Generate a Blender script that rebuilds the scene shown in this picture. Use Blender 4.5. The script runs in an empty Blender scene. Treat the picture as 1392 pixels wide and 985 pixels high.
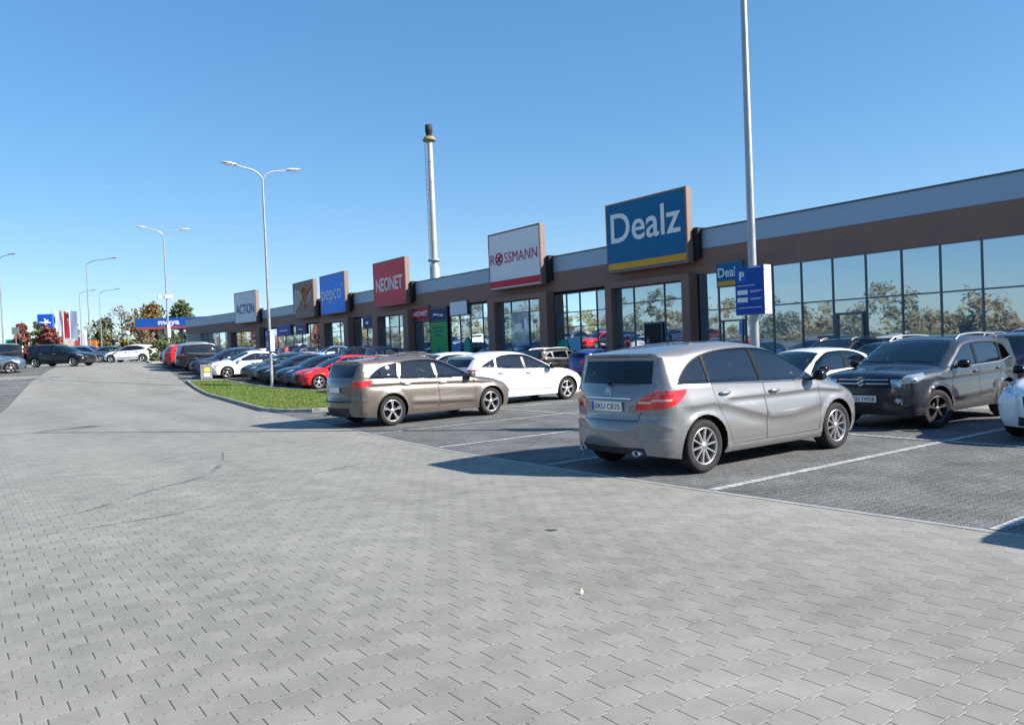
import bpy, bmesh, math, random
import numpy as np
from mathutils import Vector, Matrix
from mathutils.geometry import delaunay_2d_cdt
R = math.radians
random.seed(7)
rng = np.random.default_rng(7)
scene = bpy.context.scene
col = scene.collection

# ---------------------------------------------------------------- terrain
def sstep(a, b, v):
    t = min(1.0, max(0.0, (v - a) / (b - a)))
    return t * t * (3 - 2 * t)
def zt(x, y):
    z = 1.45 * sstep(33, 62, y) + min(0.4, max(0.0, (y - 62) * 0.008))
    return z * (1 - 0.38 * sstep(13, 24, x))

# ---------------------------------------------------------------- materials
def nt_mat(name):
    m = bpy.data.materials.new(name)
    m.use_nodes = True
    return m, m.node_tree, m.node_tree.nodes['Principled BSDF']
def mat(name, c, rough=0.5, metal=0.0, spec=0.5, coat=0.0, var=0.0, vscale=3.0, bump=0.0, bscale=200.0, emit=None, trans=0.0, coat_rough=0.03):
    m, nt, b = nt_mat(name)
    b.inputs['Base Color'].default_value = (*c, 1)
    b.inputs['Roughness'].default_value = rough
    b.inputs['Metallic'].default_value = metal
    b.inputs['Specular IOR Level'].default_value = spec
    b.inputs['Coat Weight'].default_value = coat
    b.inputs['Coat Roughness'].default_value = coat_rough
    tc = nt.nodes.new('ShaderNodeTexCoord')
    if var > 0:
        n = nt.nodes.new('ShaderNodeTexNoise'); n.inputs['Scale'].default_value = vscale; n.inputs['Detail'].default_value = 6
        nt.links.new(tc.outputs['Object'], n.inputs['Vector'])
        r = nt.nodes.new('ShaderNodeMapRange')
        r.inputs['From Min'].default_value = 0.3; r.inputs['From Max'].default_value = 0.7
        r.inputs['To Min'].default_value = 1 - var; r.inputs['To Max'].default_value = 1 + var
        nt.links.new(n.outputs['Fac'], r.inputs['Value'])
        v = nt.nodes.new('ShaderNodeVectorMath'); v.operation = 'SCALE'
        v.inputs[0].default_value = c
        nt.links.new(r.outputs['Result'], v.inputs['Scale'])
        nt.links.new(v.outputs['Vector'], b.inputs['Base Color'])
        r2 = nt.nodes.new('ShaderNodeMapRange')
        r2.inputs['To Min'].default_value = max(0, rough - 0.1); r2.inputs['To Max'].default_value = min(1, rough + 0.1)
        nt.links.new(n.outputs['Fac'], r2.inputs['Value']); nt.links.new(r2.outputs['Result'], b.inputs['Roughness'])
    if bump > 0:
        n = nt.nodes.new('ShaderNodeTexNoise'); n.inputs['Scale'].default_value = bscale; n.inputs['Detail'].default_value = 4
        nt.links.new(tc.outputs['Object'], n.inputs['Vector'])
        bp = nt.nodes.new('ShaderNodeBump'); bp.inputs['Strength'].default_value = bump; bp.inputs['Distance'].default_value = 0.01
        nt.links.new(n.outputs['Fac'], bp.inputs['Height']); nt.links.new(bp.outputs['Normal'], b.inputs['Normal'])
    return m

def paint(name, c, metal=0.0, rough=0.35, dust=0.08):
    """car paint: clear coat over a (metallic) base, road film that thickens in a soft noise, dark trim on the inner side"""
    m, nt, b = nt_mat(name)
    N, L = nt.nodes, nt.links
    tc = N.new('ShaderNodeTexCoord')
    n = N.new('ShaderNodeTexNoise'); n.inputs['Scale'].default_value = 2.2; n.inputs['Detail'].default_value = 7
    L.new(tc.outputs['Object'], n.inputs['Vector'])
    sep = N.new('ShaderNodeSeparateXYZ'); L.new(tc.outputs['Object'], sep.inputs[0])
    low = N.new('ShaderNodeMapRange'); low.inputs['From Min'].default_value = 0.75; low.inputs['From Max'].default_value = 0.2
    low.inputs['To Min'].default_value = 0.15; low.inputs['To Max'].default_value = 1.0
    L.new(sep.outputs['Z'], low.inputs['Value'])
    mul = N.new('ShaderNodeMath'); mul.operation = 'MULTIPLY'; L.new(low.outputs[0], mul.inputs[0]); L.new(n.outputs['Fac'], mul.inputs[1])
    mu2 = N.new('ShaderNodeMath'); mu2.operation = 'MULTIPLY'; mu2.inputs[1].default_value = dust * 4; L.new(mul.outputs[0], mu2.inputs[0]); mu2.use_clamp = True
    mix = N.new('ShaderNodeMixRGB'); mix.inputs[1].default_value = (*c, 1); mix.inputs[2].default_value = (0.16, 0.145, 0.125, 1)
    L.new(mu2.outputs[0], mix.inputs[0]); L.new(mix.outputs[0], b.inputs['Base Color'])
    rr = N.new('ShaderNodeMapRange'); rr.inputs['To Min'].default_value = 0.03; rr.inputs['To Max'].default_value = 0.45
    L.new(mu2.outputs[0], rr.inputs['Value']); L.new(rr.outputs[0], b.inputs['Coat Roughness'])
    b.inputs['Metallic'].default_value = metal; b.inputs['Roughness'].default_value = rough
    b.inputs['Coat Weight'].default_value = 1.0; b.inputs['Coat IOR'].default_value = 1.5
    if metal == 0: b.inputs['Specular IOR Level'].default_value = .08
    if metal > 0:
        f = N.new('ShaderNodeTexNoise'); f.inputs['Scale'].default_value = 900; L.new(tc.outputs['Object'], f.inputs['Vector'])
        bp = N.new('ShaderNodeBump'); bp.inputs['Strength'].default_value = 0.05; bp.inputs['Distance'].default_value = 0.001
        L.new(f.outputs['Fac'], bp.inputs['Height']); L.new(bp.outputs['Normal'], b.inputs['Normal'])
    ins = N.new('ShaderNodeBsdfDiffuse'); ins.inputs['Color'].default_value = (0.03, 0.03, 0.032, 1)
    g = N.new('ShaderNodeNewGeometry'); ms = N.new('ShaderNodeMixShader')
    L.new(g.outputs['Backfacing'], ms.inputs[0]); L.new(b.outputs[0], ms.inputs[1]); L.new(ins.outputs[0], ms.inputs[2])
    L.new(ms.outputs[0], N['Material Output'].inputs['Surface'])
    return m

def glass_clear(name, tint=(0.72, 0.84, 0.83), ior=2.0, refl=1.0):
    m, nt, b = nt_mat(name)
    N, L = nt.nodes, nt.links
    N.remove(b)
    t = N.new('ShaderNodeBsdfTransparent'); t.inputs['Color'].default_value = (*tint, 1)
    g = N.new('ShaderNodeBsdfGlossy'); g.inputs['Roughness'].default_value = 0.01; g.inputs['Color'].default_value = (refl, refl, refl, 1)
    f = N.new('ShaderNodeFresnel'); f.inputs['IOR'].default_value = ior
    ge = N.new('ShaderNodeNewGeometry')
    io = N.new('ShaderNodeMapRange'); io.inputs['To Min'].default_value = ior; io.inputs['To Max'].default_value = ior
    L.new(io.outputs[0], f.inputs['IOR'])
    ms = N.new('ShaderNodeMixShader')
    L.new(f.outputs[0], ms.inputs[0]); L.new(t.outputs[0], ms.inputs[1]); L.new(g.outputs[0], ms.inputs[2])
    L.new(ms.outputs[0], N['Material Output'].inputs['Surface'])
    return m

M = {}
M['silver'] = paint('silver_paint', (0.20, 0.203, 0.208), 0.4, 0.36)
M['bronze'] = paint('bronze_paint', (0.14, 0.118, 0.10), 0.4, 0.36)
M['white'] = paint('white_paint', (0.82, 0.82, 0.82), 0, 0.4, 0.05)
M['suvgrey'] = paint('dark_grey_paint', (0.016, 0.019, 0.026), 0.25, 0.36, .03)
M['black'] = paint('black_paint', (0.008, 0.008, 0.010), 0, 0.4, 0.015)
M['red'] = paint('red_paint', (0.55, 0.015, 0.02), 0, 0.4, 0.04)
M['dkred'] = paint('dark_red_paint', (0.22, 0.012, 0.015), 0.2, 0.4, 0.04)
M['blue'] = paint('blue_paint', (0.012, 0.03, 0.22), 0.1, 0.4, 0.04)
M['navy'] = paint('navy_paint', (0.010, 0.018, 0.055), 0.2, 0.4, 0.04)
M['teal'] = paint('dark_teal_paint', (0.03, 0.06, 0.07), 0.4, 0.35)
M['steel'] = paint('steel_blue_paint', (0.09, 0.14, 0.20), 0.5, 0.35)
M['grey'] = paint('mid_grey_paint', (0.17, 0.18, 0.19), 0.5, 0.36)
M['ltblue'] = paint('pale_blue_paint', (0.30, 0.42, 0.58), 0.2, 0.36)
M['bvan'] = paint('van_blue_paint', (0.05, 0.14, 0.30), 0.1, 0.4)
M['glass'] = glass_clear('car_glass')
M['glassdk'] = glass_clear('car_privacy_glass', (0.10, 0.12, 0.12))
M['glassop'] = mat('dark_car_glass', (0.012, 0.016, 0.018), 0.02, 0, 0.9)
M['rubber'] = mat('tyre_rubber', (0.022, 0.022, 0.023), 0.8, 0, 0.25, var=0.35, vscale=9)
M['trim'] = mat('black_trim', (0.010, 0.010, 0.011), 0.22, 0, 0.25)
M['plastic'] = mat('grey_black_plastic', (0.028, 0.028, 0.030), 0.6, 0, 0.4, var=0.2, vscale=6)
M['alloy'] = mat('alloy_rim', (0.56, 0.56, 0.57), 0.32, 0.85)
M['alloydk'] = mat('dark_rim', (0.10, 0.10, 0.105), 0.4, 0.6)
M['brake'] = mat('brake_shadow', (0.012, 0.012, 0.012), 0.7, 0.2)
M['chrome'] = mat('chrome', (0.75, 0.75, 0.76), 0.12, 1.0)
M['satin'] = mat('satin_silver', (0.5, 0.5, 0.51), 0.35, 0.9)
M['tail'] = mat('red_lens', (0.62, 0.015, 0.018), 0.12, 0, 0.6, coat=1.0)
M['taildk'] = mat('dark_red_lens', (0.20, 0.006, 0.01), 0.12, 0, 0.6, coat=1.0)
M['lens_w'] = mat('pink_clear_lens', (0.72, 0.42, 0.40), 0.15, 0, 0.6, coat=1.0)
M['head'] = mat('headlight_lens', (0.40, 0.44, 0.48), 0.10, 0.55, 0.7, coat=1.0)
M['seat'] = mat('seat_cloth', (0.035, 0.035, 0.038), 0.85, 0, 0.2, var=0.3, vscale=20)
M['inter'] = mat('cabin_plastic', (0.02, 0.02, 0.021), 0.7, 0, 0.3)
M['plate'] = mat('plate_white', (0.74, 0.74, 0.72), 0.4)
M['plateblue'] = mat('plate_blue', (0.01, 0.06, 0.42), 0.4)
M['ink'] = mat('plate_ink', (0.01, 0.01, 0.012), 0.5)

# ---------------------------------------------------------------- mesh helper
class MB:
    def __init__(s): s.v = []; s.f = []; s.m = []; s.smooth = []
    def add(s, vs, fs, mi=0, smooth=False):
        o = len(s.v); s.v += [tuple(p) for p in vs]
        for f in fs: s.f.append(tuple(i + o for i in f)); s.m.append(mi); s.smooth.append(smooth)
    def box(s, x0, x1, y0, y1, z0, z1, mi=0, c=0.0):
        if c <= 0:
            vs = [(x, y, z) for x in (x0, x1) for y in (y0, y1) for z in (z0, z1)]
            s.add(vs, [(0, 1, 3, 2), (4, 6, 7, 5), (0, 4, 5, 1), (2, 3, 7, 6), (0, 2, 6, 4), (1, 5, 7, 3)], mi); return
        lo, hi = (x0, y0, z0), (x1, y1, z1); vs = []; idx = {}
        for sx in (0, 1):
            for sy in (0, 1):
                for sz in (0, 1):
                    sg = (sx, sy, sz)
                    for ax in range(3):
                        p = [0, 0, 0]
                        for k in range(3):
                            full = hi[k] if sg[k] else lo[k]
                            ins = (hi[k] - c) if sg[k] else (lo[k] + c)
                            p[k] = full if k == ax else ins
                        idx[(sg, ax)] = len(vs); vs.append(p)
        fs = []
        for ax in range(3):
            for sd in (0, 1):
                a, b = [k for k in range(3) if k != ax]
                q = []
                for (u, w) in ((0, 0), (1, 0), (1, 1), (0, 1)):
                    g = [0, 0, 0]; g[ax] = sd; g[a] = u; g[b] = w; q.append(idx[(tuple(g), ax)])
                fs.append(q)
        for ax in range(3):      # edges along ax
            a, b = [k for k in range(3) if k != ax]
            for u in (0, 1):
                for w in (0, 1):
                    g0 = [0, 0, 0]; g0[a] = u; g0[b] = w; g1 = list(g0); g1[ax] = 1
                    fs.append([idx[(tuple(g0), a)], idx[(tuple(g1), a)], idx[(tuple(g1), b)], idx[(tuple(g0), b)]])
        for g in [(i, j, k) for i in (0, 1) for j in (0, 1) for k in (0, 1)]:
            fs.append([idx[(g, 0)], idx[(g, 1)], idx[(g, 2)]])
        ctr = Vector([(lo[k] + hi[k]) / 2 for k in range(3)]); out = []
        for f in fs:
            p = [Vector(vs[i]) for i in f]; n = (p[1] - p[0]).cross(p[2] - p[0])
            out.append(f if n.dot(sum(p, Vector()) / len(p) - ctr) > 0 else f[::-1])
        s.add(vs, out, mi)
    def tube(s, pts, r, n=8, mi=0, caps=True, smooth=True):
        pts = [Vector(p) for p in pts]; k = len(pts); rs = r if isinstance(r, (list, tuple)) else [r] * k
        rings = []; up = None
        for i, p in enumerate(pts):
            d = (pts[min(i + 1, k - 1)] - pts[max(i - 1, 0)]).normalized()
            if up is None: up = Vector((0, 0, 1)) if abs(d.z) < 0.9 else Vector((1, 0, 0))
            a = d.cross(up).normalized(); b = a.cross(d).normalized(); up = b
            rings.append([p + (a * math.cos(t) + b * math.sin(t)) * rs[i] for t in [2 * math.pi * j / n for j in range(n)]])
        vs = [q for rg in rings for q in rg]; fs = []
        for i in range(k - 1):
            for j in range(n):
                fs.append((i * n + j, i * n + (j + 1) % n, (i + 1) * n + (j + 1) % n, (i + 1) * n + j))
        s.add(vs, fs, mi, smooth)
        if caps: s.add(rings[0], [tuple(range(n))][::1], mi); s.add(rings[-1], [tuple(range(n))[::-1]], mi)
    def lathe(s, prof, n=24, mi=0, axis='z', origin=(0, 0, 0), smooth=True):
        o = Vector(origin); vs = []
        for (r, h) in prof:
            for j in range(n):
                t = 2 * math.pi * j / n; c, d = r * math.cos(t), r * math.sin(t)
                p = {'z': (c, d, h), 'y': (c, h, d), 'x': (h, c, d)}[axis]
                vs.append(o + Vector(p))
        fs = [(i * n + j, i * n + (j + 1) % n, (i + 1) * n + (j + 1) % n, (i + 1) * n + j) for i in range(len(prof) - 1) for j in range(n)]
        s.add(vs, fs, mi, smooth)
    def build(s, name, mats, parent=None, loc=(0, 0, 0), rz=0.0, recalc=True):
        me = bpy.data.meshes.new(name); me.from_pydata(s.v, [], s.f)
        for m in (mats if isinstance(mats, (list, tuple)) else [mats]): me.materials.append(m)
        me.polygons.foreach_set('material_index', s.m); me.polygons.foreach_set('use_smooth', s.smooth)
        if recalc:
            bm = bmesh.new(); bm.from_mesh(me); bmesh.ops.recalc_face_normals(bm, faces=bm.faces); bm.to_mesh(me); bm.free()
        me.update()
        return link(name, me, parent, loc, rz)
def link(name, me, parent=None, loc=(0, 0, 0), rz=0.0):
    o = bpy.data.objects.new(name, me); col.objects.link(o)
    o.location = loc; o.rotation_euler = (0, 0, rz); o.parent = parent
    return o
def empty(name, loc=(0, 0, 0), rz=0.0):
    o = bpy.data.objects.new(name, None); col.objects.link(o); o.location = loc; o.rotation_euler = (0, 0, rz); o.empty_display_size = 0.2
    return o
def tag(o, label=None, cat=None, group=None, kind=None):
    for k, v in (('label', label), ('category', cat), ('group', group), ('kind', kind)):
        if v: o[k] = v
    return o
def loose(o):
    """every separate piece of a mesh becomes a part of its own"""
    bm = bmesh.new(); bm.from_mesh(o.data); bm.verts.ensure_lookup_table(); seen = [-1] * len(bm.verts); k = 0
    for v in bm.verts:
        if seen[v.index] >= 0: continue
        st = [v]; seen[v.index] = k
        while st:
            q = st.pop()
            for e in q.link_edges:
                w_ = e.other_vert(q)
                if seen[w_.index] < 0: seen[w_.index] = k; st.append(w_)
        k += 1
    bm.free()
    if k < 2: return
    me = o.data; nv = [tuple(n.vector) for n in me.corner_normals]; lv = [l.vertex_index for l in me.loops]; vn = {}
    for i, q in zip(lv, nv): vn[i] = q
    for j in range(k):
        idx = [i for i in range(len(seen)) if seen[i] == j]; mp = {a: b_ for b_, a in enumerate(idx)}
        fs = [tuple(mp[i] for i in f.vertices) for f in me.polygons if seen[f.vertices[0]] == j]
        if len(fs) < 1: continue
        m2 = bpy.data.meshes.new(me.name.split('.')[0]); m2.from_pydata([tuple(me.vertices[i].co) for i in idx], [], fs); m2.materials.append(me.materials[0])
        m2.polygons.foreach_set('use_smooth', [True] * len(fs)); m2.update(); m2.normals_split_custom_set_from_vertices([vn.get(i, (0, 0, 1)) for i in idx])
        link(o.name.split('.')[0], m2, o.parent)
    bpy.data.objects.remove(o)
def kids(o): return [c for c in col.objects if c.parent == o]
def copy_tree(o, parent=None):
    c = o.copy(); col.objects.link(c); c.parent = parent
    for ch in kids(o): copy_tree(ch, c)
    return c
def repaint(o, old, new):
    """swap a material on this copy only (the mesh stays shared)"""
    for sl in o.material_slots:
        if sl.material == old: sl.link = 'OBJECT'; sl.material = new
    for c in kids(o): repaint(c, old, new)

_fonts = {}
def text_mesh(name, s, size, m, parent=None, extrude=0.004, bold=0.0, width=None, mtx=None, shear=0.0, spacing=1.0):
    cu = bpy.data.curves.new(name, 'FONT'); cu.body = s; cu.size = size; cu.extrude = extrude; cu.offset = bold; cu.align_x = 'CENTER'
    cu.shear = shear; cu.resolution_u = 4; cu.space_character = spacing
    t = bpy.data.objects.new(name, cu); col.objects.link(t)
    bpy.context.view_layer.update()
    me = bpy.data.meshes.new_from_object(t.evaluated_get(bpy.context.evaluated_depsgraph_get()))
    bpy.data.objects.remove(t); bpy.data.curves.remove(cu)
    me.name = name; me.materials.clear(); me.materials.append(m)
    if width:
        xs = [v.co.x for v in me.vertices]; w = max(xs) - min(xs); cx = (max(xs) + min(xs)) / 2
        for v in me.vertices: v.co.x = (v.co.x - cx) * width / w
    o = link(name, me, parent)
    if mtx is not None: me.transform(mtx)
    return o
def face_negx(x, y, z):   # text / sign plane that faces -X, read from the lane
    return Matrix(((0, 0, -1, x), (-1, 0, 0, y), (0, 1, 0, z), (0, 0, 0, 1)))
# ================================================================ cars
def in_poly(pts, poly):
    x, y = pts[:, 0], pts[:, 1]; c = np.zeros(len(pts), bool); n = len(poly); j = n - 1
    for i in range(n):
        xi, yi = poly[i]; xj, yj = poly[j]
        k = ((yi > y) != (yj > y)) & (x < (xj - xi) * (y - yi) / ((yj - yi) if yj != yi else 1e-9) + xi)
        c ^= k; j = i
    return c
def dens(poly, step, closed=True):
    out = []; n = len(poly)
    for i in range(n if closed else n - 1):
        a = np.array(poly[i], float); b = np.array(poly[(i + 1) % n], float); k = max(1, int(np.ceil(np.linalg.norm(b - a) / step)))
        out += [tuple(a + (b - a) * t / k) for t in range(k)]
    if not closed: out.append(tuple(poly[-1]))
    return out
def spline(pts, step=0.04, closed=False):
    """Catmull-Rom through pts"""
    P = [np.array(p, float) for p in pts]; n = len(P); out = []
    for i in range(n if closed else n - 1):
        p1, p2 = P[i], P[(i + 1) % n]
        p0 = P[i - 1] if (i > 0 or closed) else 2 * p1 - p2
        p3 = P[(i + 2) % n] if (i + 2 < n or closed) else 2 * p2 - p1
        k = max(2, int(np.linalg.norm(p2 - p1) / step))
        for t in np.arange(k) / k:
            out.append(tuple(0.5 * ((2 * p1) + (p2 - p0) * t + (2 * p0 - 5 * p1 + 4 * p2 - p3) * t * t + (3 * p1 - p0 - 3 * p2 + p3) * t ** 3)))
    if not closed: out.append(tuple(P[-1]))
    return out
def clip_x(poly, xb, xt, zb, zt_, keep_front):
    """half-plane clip of a side-view polygon by the line (xb,zb)-(xt,zt_)"""
    a = np.array((xb, zb)); d = np.array((xt - xb, zt_ - zb)); out = []
    f = lambda p: (d[0] * (p[1] - a[1]) - d[1] * (p[0] - a[0])) * (-1 if keep_front else 1)
    for i in range(len(poly)):
        p, q = np.array(poly[i]), np.array(poly[(i + 1) % len(poly)]); fp, fq = f(p), f(q)
        if fp >= 0: out.append(tuple(p))
        if (fp >= 0) != (fq >= 0): out.append(tuple(p + (q - p) * fp / (fp - fq)))
    return out
def inset(poly, d):
    P = [np.array(p) for p in poly]; n = len(P); A = sum(P[i][0] * P[(i + 1) % n][1] - P[(i + 1) % n][0] * P[i][1] for i in range(n)); sg = 1 if A > 0 else -1; out = []
    for i in range(n):
        e1 = P[i] - P[i - 1]; e2 = P[(i + 1) % n] - P[i]; e1 /= np.linalg.norm(e1) + 1e-9; e2 /= np.linalg.norm(e2) + 1e-9
        n1 = np.array((-e1[1], e1[0])) * sg; n2 = np.array((-e2[1], e2[0])) * sg; m = n1 + n2; m /= max(0.35, 1 + n1 @ n2)
        out.append(tuple(P[i] + m * d))
    return out

class Car:
    def __init__(s, sp):
        s.sp = sp; keys = sp['prof']; g = sp.get('step', 0.05); s.g = g
        pts = []; att = []; s.mark = {}
        n = len(keys); P = [np.array(k[:2]) for k in keys]; corner = [len(k) > 5 and 'c' in k[5] for k in keys]
        for i in range(n - 1):
            p1, p2 = P[i], P[i + 1]
            p0 = P[i - 1] if i > 0 and not corner[i] else 2 * p1 - p2
            p3 = P[i + 2] if i + 2 < n and not corner[i + 1] else 2 * p2 - p1
            if len(keys[i]) > 5: 
                for nm in keys[i][5].split(): s.mark[nm] = len(pts)
            k = max(2, int(np.linalg.norm(p2 - p1) / g))
            for t in np.arange(k) / k:
                pts.append(0.5 * ((2 * p1) + (p2 - p0) * t + (2 * p0 - 5 * p1 + 4 * p2 - p3) * t * t + (3 * p1 - p0 - 3 * p2 + p3) * t ** 3))
                att.append(np.array(keys[i][2:5]) * (1 - t) + np.array(keys[i + 1][2:5]) * t)
        pts.append(P[-1]); att.append(np.array(keys[-1][2:5]))
        s.C = np.array(pts); s.att = np.array(att)
        T = np.gradient(s.C, axis=0); T /= np.linalg.norm(T, axis=1)[:, None]
        N = np.stack([T[:, 1], -T[:, 0]], 1)
        for _ in range(3):
            N[1:-1] = (N[:-2] + 2 * N[1:-1] + N[2:]) / 4
        N /= np.linalg.norm(N, axis=1)[:, None]; s.N = N
        w = np.clip((np.abs(N[:, :1]) - .45) / .35, 0, 1); w = w * w * (3 - 2 * w)
        B = (1 - w) * N + w * np.concatenate([np.sign(N[:, :1]), 0 * N[:, :1]], 1); s.B = B / np.linalg.norm(B, axis=1)[:, None]
        s.E = s.C - s.B * s.att[:, :1]
        s.s = np.concatenate([[0], np.cumsum(np.linalg.norm(np.diff(s.C, axis=0), axis=1))])
        hw0 = s.base(s.E[:, 0], s.E[:, 1]) - s.att[:, 2]; s.cph = np.cos(np.arctan(sp.get('bow', 2.2) * s.att[:, 0] / np.maximum(hw0, .2)))
        s.ye = s.S(s.E[:, 0], s.E[:, 1], d0=np.zeros(len(s.E)), k0=np.arange(len(s.E)))
    # ---- side surface
    def base(s, x, z):
        sp = s.sp; hw = sp['W'] / 2; zb = np.interp(x, [sp['belt'][0][0], sp['belt'][1][0]], [sp['belt'][0][1], sp['belt'][1][1]])
        y = np.full_like(x, hw, dtype=float)
        y -= sp.get('tuck', 0.07) * np.clip((0.5 - z) / 0.32, 0, 1.3) ** 2
        up = np.clip((z - 0.58) / np.maximum(zb - 0.58, 0.1), 0, 1); y -= sp.get('lean', 0.045) * up ** 2
        h = np.clip(z - zb, 0, None); y -= sp.get('tum', 0.30) * h + 0.10 * h ** 2 + 0.012 * np.clip(h / 0.03, 0, 1)
        xm = (sp['x0'] + sp['x1']) / 2; t = np.abs(x - xm) / ((sp['x1'] - sp['x0']) / 2)
        y -= sp.get('taper', 0.10) * np.clip((t - 0.45) / 0.55, 0, 1.2) ** 2.4
        for wx in (sp['wf'], sp['wr']):
            d = np.hypot(x - wx, z - sp['rw']); y += sp.get('flare', 0.014) * np.exp(-((d - sp['Ra']) / 0.055) ** 2)
        for fn in sp.get('feat', []): y += fn(x, z)
        return y
    def near(s, x, z):
        A, B = s.E[:-1], s.E[1:]; D = B - A; L2 = (D ** 2).sum(1) + 1e-12
        px = x[:, None] - A[None, :, 0]; pz = z[:, None] - A[None, :, 1]
        t = np.clip((px * D[:, 0] + pz * D[:, 1]) / L2, 0, 1)
        dd = np.hypot(px - t * D[:, 0], pz - t * D[:, 1]); k = dd.argmin(1); i = np.arange(len(x))
        return dd[i, k], k + t[i, k]
    def S(s, x, z, d0=None, k0=None):
        x = np.atleast_1d(np.asarray(x, float)); z = np.atleast_1d(np.asarray(z, float))
        d, k = (d0, k0) if d0 is not None else s.near(x, z)
        ii = np.arange(len(s.att)); r, ry = np.interp(k, ii, s.att[:, 1]), np.interp(k, ii, s.att[:, 2])
        cp = np.interp(k, ii, s.cph); sp_ = np.sqrt(1 - cp * cp)
        u = np.clip(1 - d / r, 0, 1) * cp
        return s.base(x, z) - ry / (1 - sp_) * (1 - np.sqrt(np.maximum(0, 1 - u * u)))
    def side_n(s, x, z):
        e = 0.006
        dx = (s.S(x + e, z) - s.S(x - e, z)) / (2 * e); dz = (s.S(x, z + e) - s.S(x, z - e)) / (2 * e)
        n = np.stack([-dx, np.ones_like(dx), -dz], 1); return n / np.linalg.norm(n, axis=1)[:, None]
    # ---- centre band
    def band(s, ss, t):
        f = lambda a: np.interp(ss, s.s, a)
        cx, cz, nx, nz, b, ye = f(s.C[:, 0]), f(s.C[:, 1]), f(s.B[:, 0]), f(s.B[:, 1]), f(s.att[:, 0]), f(s.ye)
        q = np.abs(t) ** s.sp.get('bow', 2.2) * b
        return np.stack([cx - nx * q, t * ye, cz - nz * q], 1)
    def band_n(s, ss, t):
        e = 0.004
        a = s.band(ss + e, t) - s.band(ss - e, t); b = s.band(ss, np.minimum(t + e, 1)) - s.band(ss, np.maximum(t - e, -1))
        n = np.cross(b, a); n /= np.linalg.norm(n, axis=1)[:, None] + 1e-12
        c = np.stack([np.interp(ss, s.s, s.N[:, 0]), 0 * ss, np.interp(ss, s.s, s.N[:, 1])], 1)
        n *= np.sign((n * c).sum(1))[:, None]; return n
    def s_at(s, z, end):
        if end == 'f': i0, i1 = 0, s.mark['cowl']
        else: i0, i1 = s.mark['rgt'], len(s.C) - 1
        zz = s.C[i0:i1 + 1, 1]; ss = s.s[i0:i1 + 1]
        if end == 'f': return float(np.interp(z, np.maximum.accumulate(zz) + np.arange(len(zz)) * 1e-7, ss))
        return float(np.interp(-z, -np.minimum.accumulate(zz) + np.arange(len(zz)) * 1e-7, ss))
    def bandpoly(s, pts, end):
        """(y,z) outline seen from the front or rear -> (s,t)"""
        out = []
        for (y, z) in dens(pts, 0.06):
            q = s.s_at(z, end); ye = float(np.interp(q, s.s, s.ye)); out.append((q, max(-1.0, min(1.0, y / ye))))
        return out
    # ---- meshing
    def cdt(s, domain, polys, grid, extra=[]):
        V = []; Ed = []
        for P in [domain] + polys:
            o = len(V); V += P; n = len(P); Ed += [(o + i, o + (i + 1) % n) for i in range(n)]
        base = np.array(V)
        allp = np.array(list(grid) + list(extra)) if len(grid) + len(extra) else np.zeros((0, 2))
        if len(allp):
            allp = allp[in_poly(allp, domain)]
            keep = np.ones(len(allp), bool)
            for i in range(0, len(allp), 400):
                dm = np.hypot(allp[i:i + 400, None, 0] - base[None, :, 0], allp[i:i + 400, None, 1] - base[None, :, 1]).min(1); keep[i:i + 400] = dm > 0.3 * s.g
            allp = allp[keep]
        vs, es, fs, *_ = delaunay_2d_cdt([Vector(p) for p in list(V) + [tuple(p) for p in allp]], Ed, [], 0, 1e-5)
        vs = np.array([(v.x, v.y) for v in vs]); fs = np.array([f for f in fs if len(f) == 3])
        c = vs[fs].mean(1); ok = in_poly(c, domain)
        a2 = np.abs(np.cross(vs[fs[:, 1]] - vs[fs[:, 0]], vs[fs[:, 2]] - vs[fs[:, 0]])); ok &= a2 > 1e-8
        return vs, fs[ok], c[ok]

def raw_mesh(name, chunks, mats):
    """chunks: (verts Nx3, normals Nx3, faces, mat index)"""
    V = []; Nn = []; F = []; MI = []
    for v, n, f, mi in chunks:
        if len(f) == 0: continue
        used = np.unique(f); mp = -np.ones(len(v), int); mp[used] = np.arange(len(used)); o = sum(len(a) for a in V)
        v2, n2, f2 = v[used], n[used], mp[f]
        fn = np.cross(v2[f2[:, 1]] - v2[f2[:, 0]], v2[f2[:, 2]] - v2[f2[:, 0]]); flip = (fn * n2[f2].sum(1)).sum(1) < 0
        f2 = f2.copy(); f2[flip] = f2[flip][:, ::-1]
        V.append(v2); Nn.append(n2); F.append(f2 + o); MI += [mi] * len(f2)
    if not V: return None
    V = np.concatenate(V); Nn = np.concatenate(Nn); F = np.concatenate(F)
    me = bpy.data.meshes.new(name); me.from_pydata(V.tolist(), [], F.tolist())
    for m in mats: me.materials.append(m)
    me.polygons.foreach_set('material_index', MI); me.polygons.foreach_set('use_smooth', [True] * len(F)); me.update()
    me.normals_split_custom_set_from_vertices([tuple(n) for n in Nn])
    return me

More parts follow.
